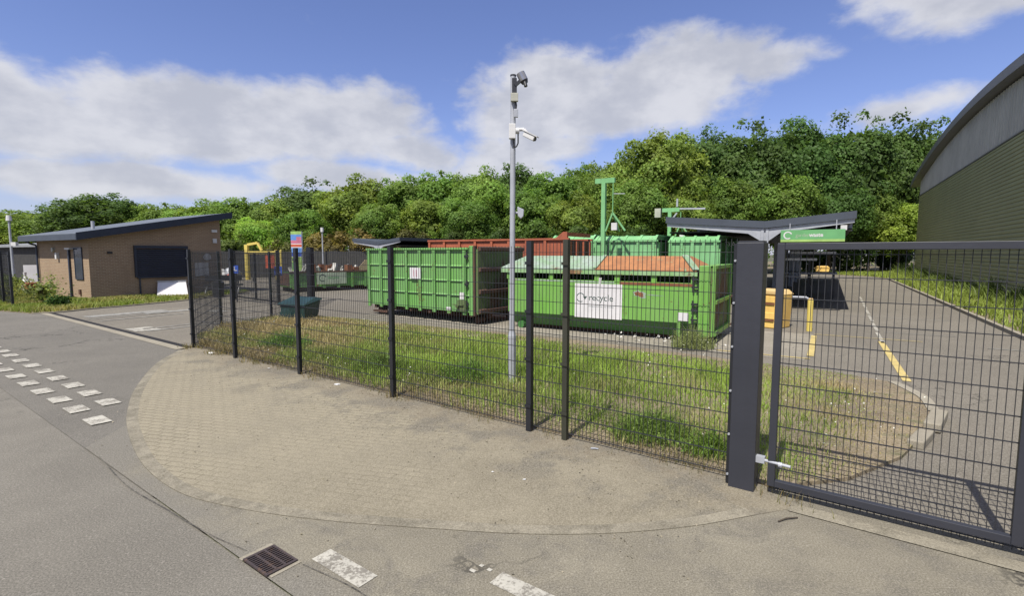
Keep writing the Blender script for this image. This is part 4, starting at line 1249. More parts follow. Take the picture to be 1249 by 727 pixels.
mb = MB()
mb.add([(0, 0, 0), (0, LB, 0), (0, LB, roofz(LB)), (0, 0, roofz(0)), (-0.25, 0, 0), (-0.25, LB, 0), (-0.25, LB, roofz(LB)), (-0.25, 0, roofz(0))],
       [(0, 1, 2, 3), (7, 6, 5, 4), (0, 4, 5, 1), (1, 5, 6, 2), (2, 6, 7, 3), (3, 7, 4, 0)])
mb.box(-WB, -0.2505, 0, 0.25, 0, roofz(0))
mb.box(-WB, -0.2505, LB - 0.25, LB, 0, roofz(LB) - 0.05)
mb.box(-WB, -WB + 0.25, 0.2505, LB - 0.2505, 0, roofz(0))
mb.build('wall', M['brick'], of)
o_ = 0.45
rz0, rz1 = roofz(-0.5) + 0.03, roofz(LB + 0.4) + 0.03
rf_ = MB().add([(o_, -0.55, rz0), (o_, LB + 0.45, rz1), (-WB - 0.6, LB + 0.45, rz1), (-WB - 0.6, -0.55, rz0),
                (o_, -0.55, rz0 + 0.28), (o_, LB + 0.45, rz1 + 0.28), (-WB - 0.6, LB + 0.45, rz1 + 0.28), (-WB - 0.6, -0.55, rz0 + 0.28)],
               [(3, 2, 1, 0), (4, 5, 6, 7), (0, 1, 5, 4), (1, 2, 6, 5), (2, 3, 7, 6), (3, 0, 4, 7)]).build('roof', M['roofgrey'], of)
MB().add([(o_ + 0.003, -0.58, rz0 - 0.04), (o_ + 0.003, LB + 0.48, rz1 - 0.04), (o_ + 0.05, LB + 0.48, rz1 - 0.04), (o_ + 0.05, -0.58, rz0 - 0.04),
          (o_ + 0.003, -0.58, rz0 + 0.31), (o_ + 0.003, LB + 0.48, rz1 + 0.31), (o_ + 0.05, LB + 0.48, rz1 + 0.31), (o_ + 0.05, -0.58, rz0 + 0.31)],
         [(3, 2, 1, 0), (4, 5, 6, 7), (0, 1, 5, 4), (1, 2, 6, 5), (2, 3, 7, 6), (3, 0, 4, 7)]).build('verge_board', M['navy'], rf_)
MB().box(-WB - 0.62, o_ - 0.001, -0.585, -0.553, rz0 - 0.02, rz0 + 0.25).build('eaves_board', M['canopy'], rf_)
MB().tube((-3.0, 1.3, 3.4), (-3.0, 1.3, 3.95), 0.08, n=10).build('vent_pipe', M['galv'], rf_)
MB().path([(-6.5, -0.56, 2.98), (-6.45, -0.3, 2.78), (-6.4, -0.08, 2.7), (-6.4, -0.08, 0.1)], 0.05, 8).build('downpipe', M['navy'], of)
sh = MB()
for k in range(14):
    z = 1.09 + k * 0.1
    sh.prism([(0.03, z), (0.055, z + 0.02), (0.055, z + 0.08), (0.03, z + 0.1)], 'y', 1.96, 4.3)
so_ = sh.build('shutter', M['shutter'], of)
MB().box(0.002, 0.1, 1.86, 1.955, 1.05, 2.52).box(0.002, 0.1, 4.305, 4.4, 1.05, 2.52).box(0.002, 0.14, 1.86, 4.4, 2.5205, 2.66).box(0.002, 0.1, 1.956, 4.304, 1.0, 1.088).build('shutter_frame', M['navy'], so_)
MB().box(-1.55, -0.72, -0.035, 0.012, 1.05, 2.5).build('window', M['glass'], of)
MB().box(-1.6, -1.551, -0.05, -0.002, 1.0, 2.55).box(-0.719, -0.67, -0.05, -0.002, 1.0, 2.55).box(-1.55, -0.72, -0.05, -0.002, 2.501, 2.56).box(-1.55, -0.72, -0.05, -0.002, 0.99, 1.049).build('window_frame', M['navy'], of)
MB().box(-2.25, -2.12, -0.09, -0.002, 0.05, 2.45).build('door_post', M['navy'], of)
MB().box(-2.25, -1.66, -0.2, -0.002, 2.45, 2.53).build('lamp_shelf', M['white'], of)
MB().tube((-4.2, -0.1, 2.45), (-4.2, -0.002, 2.45), 0.12, n=14).build('round_light', M['cream'], of)
MB().box(-3.75, -3.55, -0.13, -0.002, 1.98, 2.3).build('alarm_box', M['white'], of)
MB().box(-1.3, -1.1, -0.06, -0.002, 0.25, 0.5).build('air_brick', M['rustdark'], of)
MB().box(0.002, 0.08, 5.75, 6.05, 3.45, 3.6).build('security_light', M['white'], of)
MB().tube((0.002, 5.45, 2.05), (0.06, 5.45, 2.05), 0.2, n=18).build('round_vent', M['white'], of)
MB().box(0.002, 0.09, 5.8, 6.0, 2.85, 3.1).build('bell_box', M['white'], of)
MB().box(0.002, 0.02, 4.75, 5.5, 1.0, 1.75).build('notice', M['white'], of)
MB().tube((0.05, 2.05, 0), (0.05, 2.05, 1.0), 0.04, n=8).build('short_pipe', M['navy'], of)
MB().box(0.002, 0.05, 0.75, 0.95, 2.25, 2.35).build('wall_camera', M['dark'], of)

nb = thing('notice_board', 'big white board propped at an angle against the brick office', 'board', (-17.95, 27.0, 0.03), math.radians(34))
MB().add([(-0.68, -0.5, 0), (0.68, -0.5, 0), (0.68, -0.45, 0), (-0.68, -0.45, 0), (-0.62, 0.1, 0.75), (0.62, 0.1, 0.75), (0.62, 0.15, 0.75), (-0.62, 0.15, 0.75)],
         [(3, 2, 1, 0), (4, 5, 6, 7), (0, 1, 5, 4), (1, 2, 6, 5), (2, 3, 7, 6), (3, 0, 4, 7)]).build('panel', M['white_sign'], nb)
MB().bar((-0.55, 0.16, 0.7), (-0.55, 0.5, 0), 0.04, 0.04).bar((0.55, 0.16, 0.7), (0.55, 0.5, 0), 0.04, 0.04).bar((-0.64, 0.08, 0.77), (0.64, 0.08, 0.77), 0.05, 0.05).build('stand', M['galv'], nb)
bn = thing('picnic_bench', 'black topped bench table with white tubular legs beside the office', 'bench', (-15.9, 28.2, 0), math.radians(28))
MB().box(-0.95, 0.95, -0.35, 0.35, 0.5, 0.57).build('table_top', M['dark'], bn)
for x in (-0.8, 0.75):
    MB().path([(x - 0.1, -0.3, 0), (x, -0.28, 0.48), (x, 0.28, 0.48), (x - 0.1, 0.3, 0)], 0.035, 8).build_each('leg', M['white'], bn)
MB().box(-0.9, 0.9, 0.3, 0.36, 0.75, 1.05).bar((-0.7, 0.33, 0.57), (-0.7, 0.33, 1.0), 0.05, 0.05).bar((0.7, 0.33, 0.57), (0.7, 0.33, 1.0), 0.05, 0.05).build('backrest', M['dark'], bn)
db = thing('litter_bin', 'small dark round litter bin beside the bench table', 'bin', (-15.3, 26.6, 0))
MB().tube((0, 0, 0), (0, 0, 0.75), 0.26, 0.3, n=18).build('drum', M['dark'], db, smooth=True)
MB().tube((0, 0, 0.751), (0, 0, 0.82), 0.32, 0.2, n=18).build('rim', M['dark'], db)

# left background
shd = thing('timber_shed', 'long dark timber clad shed with pale flat roof at the left edge', 'shed', (-31.5, 36.5, 0), ROT_B)
MB().box(-16, 0, 0, 6, 0, 2.75).build('wall', M['timber'], shd)
mb = MB()
for k in range(64):
    mb.box(-16 + k * 0.25, -16 + k * 0.25 + 0.22, -0.025, -0.002, 0.0, 2.74)
mb.build('cladding', M['timber'], shd)
MB().prism([(-0.4, 2.751), (6.4, 2.751), (6.4, 3.5), (-0.4, 2.95)], 'x', -16.4, 0.4).build('roof', M['shedroof'], shd)
lc = thing('lamp_post', 'thin galvanised lamp column in front of the dark timber shed', 'lamp post', (-33.0, 33.9, 0))
MB().tube((0, 0, 0), (0, 0, 1.2), 0.11, n=12).tube((0, 0, 1.2), (0, 0, 4.4), 0.075, 0.06, n=12).build_each('column', M['galv'], lc)
MB().tube((0, 0, 4.4), (0, 0, 4.75), 0.16, 0.12, n=12).build('lamp_head', M['white'], lc)
MB().box(0.08, 0.4, -0.1, 0.1, 2.75, 3.0).build('floodlight', M['white'], lc)
wb = thing('notice_board', 'white notice board on a stand left of the brick office corner', 'board', (-29.4, 31.6, 0), math.radians(25))
MB().box(-0.55, 0.55, -0.02, 0.02, 0.5, 1.55).build('panel', M['white_sign'], wb)
MB().tube((-0.4, 0.05, 0), (-0.4, 0.05, 1.4), 0.03, n=8).tube((0.4, 0.05, 0), (0.4, 0.05, 1.4), 0.03, n=8).build_each('leg', M['galv'], wb)
fp = thing('flower_pot', 'terracotta flower pot below the white notice board', 'flower pot', (-28.6, 30.3, 0.03))
MB().tube((0, 0, 0), (0, 0, 0.42), 0.22, 0.33, n=18).build('pot', M['terracotta'], fp)
MB().tube((0, 0, 0.421), (0, 0, 0.5), 0.35, n=18).build('rim', M['terracotta'], fp)
ub = thing('white_urn', 'slender white ornament standing behind the terracotta pot', 'ornament', (-29.2, 30.7, 0.03))
MB().tube((0, 0, 0), (0, 0, 0.55), 0.13, 0.2, n=14).tube((0, 0, 0.55), (0, 0, 0.85), 0.2, 0.06, n=14).tube((0, 0, 0.85), (0, 0, 1.1), 0.06, 0.09, n=14).build('body', M['white'], ub, smooth=True)
tf = thing('timber_fence', 'tall dark timber fence screening the back of the yard', 'fence', (-36.0, 50.0, 0), math.radians(-8))
mb = MB()
for k in range(130):
    mb.box(k * 0.25, k * 0.25 + 0.235, 0, 0.025, 0, 2.45 + 0.04 * math.sin(k * 7.1))
mb.build('boards', M['timber'], tf)
for k in range(14):
    MB().box(k * 2.5, k * 2.5 + 0.12, 0.03, 0.15, 0, 2.4).build('post', M['timber'], tf)

# ------------------------------------------------------------------ hall on the right
SC = 42.0
ho = B * 7.2 + A * SC
hl = thing('industrial_hall', 'large arched roof hall with olive ribbed wall and grey gable', 'building', (ho.x, ho.y, 0), ROT_B)
HALF = 21.4
ZC = 7.75


def archz(s, top=10.75, R=147.0):
    return top - (R - math.sqrt(R * R - s * s))


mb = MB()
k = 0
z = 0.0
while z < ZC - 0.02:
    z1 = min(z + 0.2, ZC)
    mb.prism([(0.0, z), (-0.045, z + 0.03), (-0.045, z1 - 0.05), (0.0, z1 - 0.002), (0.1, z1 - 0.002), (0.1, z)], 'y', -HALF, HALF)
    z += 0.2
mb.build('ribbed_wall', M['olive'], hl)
# grey gable, vertical ribs under the arch
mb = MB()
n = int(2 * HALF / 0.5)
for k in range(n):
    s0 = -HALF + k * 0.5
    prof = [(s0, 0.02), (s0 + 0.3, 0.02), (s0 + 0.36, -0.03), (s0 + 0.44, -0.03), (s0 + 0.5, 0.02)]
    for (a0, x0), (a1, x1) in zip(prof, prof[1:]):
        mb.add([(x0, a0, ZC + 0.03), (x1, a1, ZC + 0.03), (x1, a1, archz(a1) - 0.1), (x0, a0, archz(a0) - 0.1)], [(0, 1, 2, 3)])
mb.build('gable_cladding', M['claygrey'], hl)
MB().box(-0.07, 0.05, -HALF, HALF, ZC - 0.001, ZC + 0.06).build('cladding_trim', M['hallroof'], hl)
mb = MB()
m = 60
ov = 2.0
top, bot = [], []
for k in range(m + 1):
    s = -HALF - ov + (2 * HALF + 2 * ov) * k / m
    top.append((s, archz(s) + 0.45))
    bot.append((s, archz(s) - 0.02))
v = [(x, s, z_) for x in (-0.55, 30) for (s, z_) in top] + [(x, s, z_) for x in (-0.55, 30) for (s, z_) in bot]
q = m + 1
f = []
for k in range(m):
    f += [(k, k + 1, q + k + 1, q + k), (2 * q + k, 3 * q + k, 3 * q + k + 1, 2 * q + k + 1), (k, 2 * q + k, 2 * q + k + 1, k + 1), (q + k, q + k + 1, 3 * q + k + 1, 3 * q + k)]
f += [(0, q, 3 * q, 2 * q), (m, 2 * q + m, 3 * q + m, q + m)]
mb.add(v, f)
mb.build('arched_roof', M['hallroof'], hl)
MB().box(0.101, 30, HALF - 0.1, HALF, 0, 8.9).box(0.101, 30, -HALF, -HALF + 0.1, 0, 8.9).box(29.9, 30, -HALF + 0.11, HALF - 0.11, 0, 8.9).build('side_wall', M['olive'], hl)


# ------------------------------------------------------------------ foliage
def leaf_quads(rng, cen, nrm, size, col, fold=0.25):
    """a bent leaf clump (two triangles sharing an edge) per centre"""
    n = len(cen)
    r = rng.normal(size=(n, 3))
    t = np.cross(nrm, r)
    t /= np.linalg.norm(t, axis=1, keepdims=True) + 1e-9
    b = np.cross(nrm, t)
    s = size[:, None]
    asp = rng.uniform(0.55, 1.0, (n, 1))
    v = np.stack([cen - t * s * 0.5, cen - b * s * 0.5 * asp - nrm * s * fold * rng.uniform(0, 1, (n, 1)), cen + t * s * 0.5, cen + b * s * 0.5 * asp - nrm * s * fold * rng.uniform(0, 1, (n, 1))], 1)
    verts = v.reshape(-1, 3)
    idx = np.arange(n)[:, None] * 4
    faces = np.concatenate([idx + np.array([[0, 1, 2]]), idx + np.array([[0, 2, 3]])], 1).reshape(-1)
    cols = np.repeat(col, 4, 0)
    return verts, faces, np.full(2 * n, 3), cols


def unit(v):
    return v / (np.linalg.norm(v, axis=1, keepdims=True) + 1e-9)


def crown_mesh(name, seed, n, H=12.0, R=4.0, base=0.12, col=(0.07, 0.125, 0.022), size=(0.13, 0.32), nl=64, var=0.24):
    rng = np.random.default_rng(seed)
    col = np.array(col)
    zc, hz = H * (1 + base) / 2, H * (1 - base) / 2
    d = unit(rng.normal(size=(nl, 3)))
    d[:, 2] = d[:, 2] * 0.9 + 0.1
    lr = rng.uniform(0.12, 0.4, nl) * R
    rad = 1.04 - lr / R - rng.uniform(-0.05, 0.2, nl)
    lc_ = d * rad[:, None] * np.array([R, R, hz])
    lc_[:, 2] += zc
    lc_[:, 2] = np.minimum(lc_[:, 2], H - lr * 0.55)
    lt = rng.uniform(1 - var, 1 + var, nl)
    lhue = rng.uniform(-1, 1, nl)
    w_ = lr ** 2
    li = rng.choice(nl, n, p=w_ / w_.sum())
    dd = unit(rng.normal(size=(n, 3)) + d[li] * 0.55 + np.array([0, 0, 0.35]))
    rr = rng.uniform(0.55, 1.04, n) ** 0.6
    # sub clumps: snap a share of the directions towards tufts
    tuft = unit(rng.normal(size=(nl * 9, 3)) + np.repeat(d, 9, 0) * 0.5 + np.array([0, 0, 0.3]))
    tj = li * 9 + rng.integers(0, 9, n)
    mixf = rng.uniform(0, 1, (n, 1)) < 0.7
    dd = np.where(mixf, unit(tuft[tj] + rng.normal(size=(n, 3)) * 0.26), dd)
    cen = lc_[li] + dd * (lr[li] * rr)[:, None]
    cen = cen + rng.normal(size=(n, 3)) * np.where(rng.uniform(0, 1, (n, 1)) < 0.25, 0.24, 0.08)
    nrm = unit(dd + d[li] * 0.25 + rng.normal(size=(n, 3)) * 0.42)
    sz = rng.uniform(size[0], size[1], n)
    cc_ = col[None] * (lt[li] * rng.uniform(0.72, 1.28, n))[:, None]
    cc_[:, 0] *= 1 + 0.12 * lhue[li]
    cc_[:, 1] *= 1 + 0.04 * lhue[li]
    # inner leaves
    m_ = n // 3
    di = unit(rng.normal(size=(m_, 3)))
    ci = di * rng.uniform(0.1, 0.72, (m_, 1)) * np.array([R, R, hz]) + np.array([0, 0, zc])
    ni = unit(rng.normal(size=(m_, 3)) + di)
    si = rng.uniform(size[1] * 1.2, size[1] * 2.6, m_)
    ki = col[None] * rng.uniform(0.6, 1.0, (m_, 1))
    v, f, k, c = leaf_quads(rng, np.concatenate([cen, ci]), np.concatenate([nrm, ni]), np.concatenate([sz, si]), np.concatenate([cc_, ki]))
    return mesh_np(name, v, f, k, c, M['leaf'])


def trunk_mesh(name, seed, H=12.0, R=4.0, r=0.26):
    random.seed(seed)
    mb = MB()
    p = Vector((0, 0, -0.1))
    pr = r
    for k in range(5):
        q = Vector((random.uniform(-.15, .15) * k, random.uniform(-.15, .15) * k, H * 0.13 * (k + 1)))
        mb.tube(p, q, pr, pr * 0.78, n=8, caps=False)
        if k > 0:
            for j in range(3):
                a = random.uniform(0, 6.28)
                e = q + Vector((math.cos(a) * R * 0.5, math.sin(a) * R * 0.5, H * random.uniform(0.05, 0.14)))
                mb.tube(q, e, pr * 0.45, 0.03, n=5, caps=False)
        p, pr = q, pr * 0.78
    me = bpy.data.meshes.new(name)
    me.from_pydata(mb.v, [], mb.f)
    me.materials.append(M['bark'])
    return me


GREENS = {'mid': (0.108, 0.17, 0.034), 'dark': (0.066, 0.114, 0.028), 'light': (0.148, 0.21, 0.042), 'fresh': (0.19, 0.275, 0.05), 'olive': (0.115, 0.155, 0.045)}
VAR = {}
for i, (kn, nn) in enumerate([('mid', 19000), ('mid', 19000), ('mid', 19000), ('dark', 19000), ('dark', 19000), ('light', 19000), ('light', 19000), ('olive', 19000), ('fresh', 11000)]):
    VAR.setdefault(kn, []).append((crown_mesh('crown_leaves', 20 + i, nn, col=GREENS[kn]), trunk_mesh('trunk_limbs', 40 + i)))


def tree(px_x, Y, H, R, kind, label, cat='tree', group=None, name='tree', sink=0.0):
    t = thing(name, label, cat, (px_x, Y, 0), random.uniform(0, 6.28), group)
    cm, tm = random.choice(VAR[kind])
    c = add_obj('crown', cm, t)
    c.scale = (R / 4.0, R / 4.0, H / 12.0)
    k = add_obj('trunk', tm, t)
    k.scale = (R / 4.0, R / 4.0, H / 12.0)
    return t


random.seed(11)
WG = 'trees of the wood behind the yard'


def X(px, Y):
    return (px - 624.5) / 624.5 * Y


def Ht(py, Y):
    return 2.27 + (309 - py) / 624.5 * Y


# photo column, distance, top row, radius in photo columns, kind, label
TREES = [
    (-60, 84, 250, 60, 'mid', 'leftmost tree of the wood, at the edge of the view'),
    (12, 84, 253, 45, 'mid', 'low mid green tree behind the thin lamp column at the left edge'),
    (66, 82, 256, 40, 'light', 'low light green tree behind the vent pipe of the brick office'),
    (122, 76, 233, 44, 'dark', 'dark round headed tree standing above the brick office roof'),
    (178, 78, 249, 30, 'mid', 'low tree just right of the dark round headed one'),
    (212, 78, 245, 34, 'mid', 'tree above the middle of the sloping office roof'),
    (252, 76, 242, 34, 'light', 'light green tree above the high end of the office roof'),
    (296, 70, 238, 34, 'mid', 'tree rising straight behind the yellow loading frame'),
    (338, 70, 238, 30, 'light', 'light green tree just left of the totem sign'),
    (388, 74, 220, 40, 'dark', 'dark topped tree right of the totem sign'),
    (438, 66, 212, 40, 'light', 'tall pale leaning tree behind the far canopy'),
    (492, 66, 211, 38, 'mid', 'tree above the left half of the tall ribbed container'),
    (545, 66, 205, 36, 'mid', 'tree above the middle of the tall ribbed container'),
    (590, 64, 201, 34, 'light', 'light green tree close left of the camera pole'),
    (632, 68, 197, 36, 'dark', 'dark tree directly behind the camera pole'),
    (672, 64, 207, 36, 'mid', 'tree just right of the camera pole'),
    (712, 68, 196, 34, 'mid', 'tree left of the lifting mast, above the orange container'),
    (752, 62, 184, 34, 'light', 'tree directly behind the green lifting mast'),
    (806, 58, 156, 46, 'light', 'tall pale green tree left of the dark group, behind the canopy end'),
    (862, 62, 156, 40, 'dark', 'dark tall tree at the left of the dark group'),
    (912, 60, 150, 46, 'dark', 'dark tall tree above the canopy valley'),
    (968, 62, 141, 46, 'dark', 'tallest dark tree above the right canopy wing'),
    (1024, 62, 142, 46, 'dark', 'dark tall tree above the right tip of the canopy'),
    (1076, 64, 143, 44, 'dark', 'dark tall tree left of the hall roof edge'),
    (1128, 68, 150, 46, 'dark', 'dark tree half hidden by the hall roof tip'),
    (1190, 80, 165, 50, 'dark', 'rearmost tree behind the hall corner'),
    # lower front row
    (318, 62, 262, 26, 'fresh', 'small bright bushy tree right of the office end wall'),
    (372, 60, 252, 28, 'mid', 'bushy front row tree behind the totem sign'),
    (466, 58, 244, 30, 'mid', 'bushy front row tree above the far canopy'),
    (520, 58, 240, 28, 'light', 'bushy front row tree left of the orange container'),
    (572, 57, 234, 30, 'mid', 'bushy front row tree above the orange container'),
    (650, 58, 226, 30, 'mid', 'bushy front row tree right behind the camera pole'),
    (700, 56, 232, 30, 'light', 'bushy front row tree left of the lifting mast'),
    (775, 54, 215, 32, 'mid', 'bushy front row tree right of the lifting mast'),
    (835, 54, 225, 30, 'light', 'bushy front row tree behind the lifting frame'),
    (888, 56, 212, 34, 'mid', 'bushy front row tree above the left canopy wing'),
    (950, 56, 206, 36, 'mid', 'bushy front row tree above the hanging sign'),
    (1010, 58, 212, 34, 'dark', 'dark bushy front row tree behind the canopy tip'),
    (1058, 60, 222, 26, 'mid', 'bushy front row tree between canopy and hall'),
    (1094, 58, 243, 27, 'fresh', 'small bright green tree against the hall corner'),
]
for (px, Y, py, rp_, kind, lab) in TREES:
    tree(X(px, Y), Y, Ht(py, Y), rp_ / 624.5 * Y * 1.3, kind, lab, group=WG)

# wood behind: one mass
rng = np.random.default_rng(99)
n = 42000
cx = rng.uniform(-120, 95, n)
cy = 88 + rng.uniform(-3, 6, n)
pxl = 624.5 + cx / cy * 624.5
toprow = np.interp(pxl, [-300, 0, 122, 200, 260, 390, 440, 560, 620, 760, 810, 970, 1080, 1250], [262, 262, 246, 256, 252, 234, 228, 218, 214, 204, 184, 162, 158, 170])
topz = 2.27 + (309 - toprow) / 624.5 * cy
topz *= 0.72 + 0.28 * vnoise(cx / 4.0, cx * 0 + 3.3, 5)
cz = topz * rng.uniform(0.0, 1.0, n) ** 0.75
cy = cy - np.sqrt(np.clip(1 - cz / topz, 0, 1)) * 4 + 2.5 * vnoise(cx / 2.5, cz / 2.0, 9)
cols = np.array(GREENS['mid'])[None] * (0.7 + 0.6 * vnoise(cx / 5, cz / 4, 3))[:, None] * rng.uniform(0.75, 1.25, (n, 1))
v, f, k, c = leaf_quads(rng, np.stack([cx, cy, cz], 1), unit(rng.normal(size=(n, 3)) + np.array([0, -0.9, 0.5])), rng.uniform(0.35, 0.8, n), cols)
o = add_obj('woodland', mesh_np('woodland', v, f, k, c, M['leaf']))
tag(o, 'deep mixed woodland closing the background behind the front trees', 'woodland', None, 'stuff')


def bush(label, x, y, R, H, col, n=2600, seed=0, size=(0.12, 0.26), name='bush', cat='bush', group=None, flowers=0):
    t = thing(name, label, cat, (x, y, 0), 0, group)
    me = crown_mesh('bush_leaves', 200 + seed, n, H=H, R=R, base=0.02, col=col, size=size, nl=16, var=0.28)
    add_obj('foliage', me, t)
    mb = MB()
    random.seed(seed)
    for k in range(6):
        a = random.uniform(0, 6.28)
        mb.tube((0, 0, -0.05), (math.cos(a) * R * 0.4, math.sin(a) * R * 0.4, H * 0.6), 0.05 * R, 0.015, n=5)
    mb.build('stems', M['bark'], t)
    if flowers:
        r2_ = np.random.default_rng(seed + 5)
        d = unit(r2_.normal(size=(flowers, 3)) + np.array([-0.3, -0.6, 0.5]))
        cen = d * np.array([R, R, H / 2]) * r2_.uniform(0.85, 1.0, (flowers, 1)) + np.array([0, 0, H / 2])
        v, f, k, c = leaf_quads(r2_, cen, d, r2_.uniform(0.12, 0.3, flowers), np.ones((flowers, 3)))
        fl = mesh_np('blossom', v, f, k, c, M['petal'])
        add_obj('blossom', fl, t)
    return t


RUSSET = (0.155, 0.13, 0.045)
i = 0
for px, Y, py, rp_, col, lab in [
    (345, 54, 296, 24, (0.09, 0.1, 0.03), 'rough olive bush behind the totem sign'), (400, 54, 280, 28, RUSSET, 'reddish brown bush above the low skip'),
    (448, 56, 276, 26, RUSSET, 'reddish brown bush behind the far canopy left end'), (505, 54, 283, 26, (0.085, 0.09, 0.03), 'olive bush behind the middle of the far canopy'),
    (552, 54, 280, 24, (0.06, 0.095, 0.025), 'green bush left of the orange container top'), (605, 52, 276, 24, (0.065, 0.1, 0.022), 'green bush just left of the camera pole'),
    (655, 52, 270, 26, (0.06, 0.1, 0.02), 'green bush right of the camera pole above the orange container'), (710, 50, 268, 26, (0.055, 0.09, 0.02), 'green bush above the rusty end of the orange container'),
    (768, 50, 266, 26, (0.05, 0.085, 0.018), 'green bush behind the lifting mast spreader'), (285, 56, 286, 24, (0.085, 0.12, 0.03), 'bright bush beyond the office end wall'),
    (870, 56, 262, 26, (0.045, 0.075, 0.018), 'dark bush behind the left canopy wing')]:
    R_ = rp_ / 624.5 * Y * 1.1
    bush(lab, X(px, Y), Y, R_, Ht(py, Y), col, 3200, i, (0.14, 0.3))
    i += 1
bush('elder bush with white blossom at the far end of the yard road', X(1030, 60), 60, 3.0, 3.3, (0.05, 0.085, 0.02), 3600, 31, (0.14, 0.3), flowers=170)
bush('low green bush left of the white blossomed elder', X(985, 61), 61, 2.6, 2.6, (0.05, 0.085, 0.02), 3000, 32, (0.14, 0.3), flowers=25)
bush('dark bush under the canopy end near the hall', X(1085, 62), 62, 2.8, 3.2, (0.03, 0.055, 0.014), 3000, 33, (0.14, 0.3))
bush('tall leggy weed bush in front of the brick office window wall', -21.2, 23.0, 0.85, 1.25, (0.2, 0.23, 0.08), 420, 34, (0.05, 0.12), 'bush')
bush('sprawling green bush at the left corner of the brick office', -25.6, 25.6, 1.0, 0.9, (0.2, 0.22, 0.08), 420, 35, (0.06, 0.13))
bush('ragged green bush beside the white notice board', -28.2, 28.3, 1.2, 1.2, (0.15, 0.2, 0.05), 700, 36, (0.07, 0.15))
bush('small dark green weed clump on the kerb before the office', -18.6, 20.95, 0.38, 0.5, (0.03, 0.07, 0.015), 700, 37, (0.05, 0.11))

# ------------------------------------------------------------------ grass
def blades(rng, x, y, z, h, wdt, lean, col):
    n = len(x)
    a = rng.uniform(0, 2 * np.pi, n)
    la = rng.uniform(0, 2 * np.pi, n)
    dx, dy = np.cos(a) * wdt / 2, np.sin(a) * wdt / 2
    lx, ly = np.cos(la) * lean * h, np.sin(la) * lean * h
    zz_ = np.full(n, z) if np.isscalar(z) else z
    p = np.stack([np.stack([x - dx, y - dy, zz_], 1), np.stack([x + dx, y + dy, zz_], 1),
                  np.stack([x + dx * .7 + lx * .35, y + dy * .7 + ly * .35, zz_ + h * .6], 1), np.stack([x - dx * .7 + lx * .35, y - dy * .7 + ly * .35, zz_ + h * .6], 1),
                  np.stack([x + lx, y + ly, zz_ + h], 1)], 1)
    idx = np.arange(n)[:, None] * 5
    faces = np.concatenate([idx + np.array([[0, 1, 2, 3]]), idx + np.array([[3, 2, 4]])], 1).reshape(-1)
    k = np.tile(np.array([4, 3]), n)
    return p.reshape(-1, 3), faces, k, np.repeat(col, 5, 0)


def grass_in(name, poly, n, seed, hmean, colfun, hfun, label, z=0.03, wd=(0.006, 0.016)):
    rng = np.random.default_rng(seed)
    P = np.array(poly)
    x = rng.uniform(P[:, 0].min(), P[:, 0].max(), n)
    y = rng.uniform(P[:, 1].min(), P[:, 1].max(), n)
    k = inside(poly, x, y)
    x, y = x[k], y[k]
    h = hfun(x, y, rng) * hmean
    keep = h > 0.01
    x, y, h = x[keep], y[keep], h[keep]
    col = colfun(x, y, h, rng)
    D = np.hypot(x, y)
    w_ = rng.uniform(wd[0], wd[1], len(x)) * np.clip(D / 9, 0.6, 3.0)
    v, f, kk, c = blades(rng, x, y, z, h, w_, rng.uniform(0.15, 0.8, len(x)), col)
    o = add_obj(name, mesh_np(name, v, f, kk, c, M['grass']))
    return tag(o, label, 'grass', None, 'stuff')


Un = np.array([0.592, 0.806])


def islecol(x, y, h, rng):
    s = (x - F0[0]) * 0.806 + (y - F0[1]) * -0.592
    t = (x - F0[0]) * Un[0] + (y - F0[1]) * Un[1]
    dry = np.clip(1.15 - s / 5.5, 0, 1) * 0.78 + 0.55 * np.clip((vnoise(x * 1.3, y * 1.3, 4) - 0.5) * 2.4, 0, 1)
    dry = dry + np.clip(1 - t / 0.6, 0, 1) * 0.55 + np.clip((s - 12.5) / 0.9, 0, 1) * 1.05 + np.clip((vnoise(x * 0.7, y * 0.7, 21) - .62) * 3, 0, 1)
    dry = np.clip(dry - 0.2 + rng.normal(0, 0.22, len(x)), 0, 1)[:, None]
    g = np.array([0.235, 0.33, 0.06])[None] * (0.7 + 0.6 * vnoise(x * 1.7, y * 1.7, 8))[:, None]
    d = np.array([0.4, 0.325, 0.18])[None]
    return (g * (1 - dry) + d * dry) * rng.uniform(0.7, 1.3, (len(x), 1))


def isleh(x, y, rng):
    s = (x - F0[0]) * 0.806 + (y - F0[1]) * -0.592
    t = (x - F0[0]) * Un[0] + (y - F0[1]) * Un[1]
    b = 0.45 + 0.9 * vnoise(x * 1.1, y * 1.1, 2)
    b *= np.where(rng.uniform(0, 1, len(x)) < 0.04, 2.1, 1.0)
    b *= 0.6 + 0.55 * np.clip(1 - np.abs(s - 6.5) / 5, 0, 1)
    b *= np.clip(1 - (s - 12.4) / 1.2, 0.3, 1)
    b *= np.clip(1 - (t - 4.3) / 1.4, 0.3, 1)
    bare = vnoise(x * 0.8 + 3, y * 0.8, 13) + 0.25 * vnoise(x * 3, y * 3, 14)
    keep = rng.uniform(0, 1, len(x)) < np.clip(1.55 - bare * 1.05, 0.2, 1)
    keep &= rng.uniform(0, 1, len(x)) < np.clip(0.35 + t / 1.2, 0.35, 1)
    keep &= rng.uniform(0, 1, len(x)) < np.clip(1.05 - (s - 12.7) / 0.9, 0.16, 1)
    keep &= (t < 5.75) | (x < -5.5) | (s > 11)
    return np.where(keep, b, 0)


grass_in('grass', ISLAND, 190000, 1, 0.19, islecol, isleh, 'rough green and dry grass covering the island behind the mesh fence')


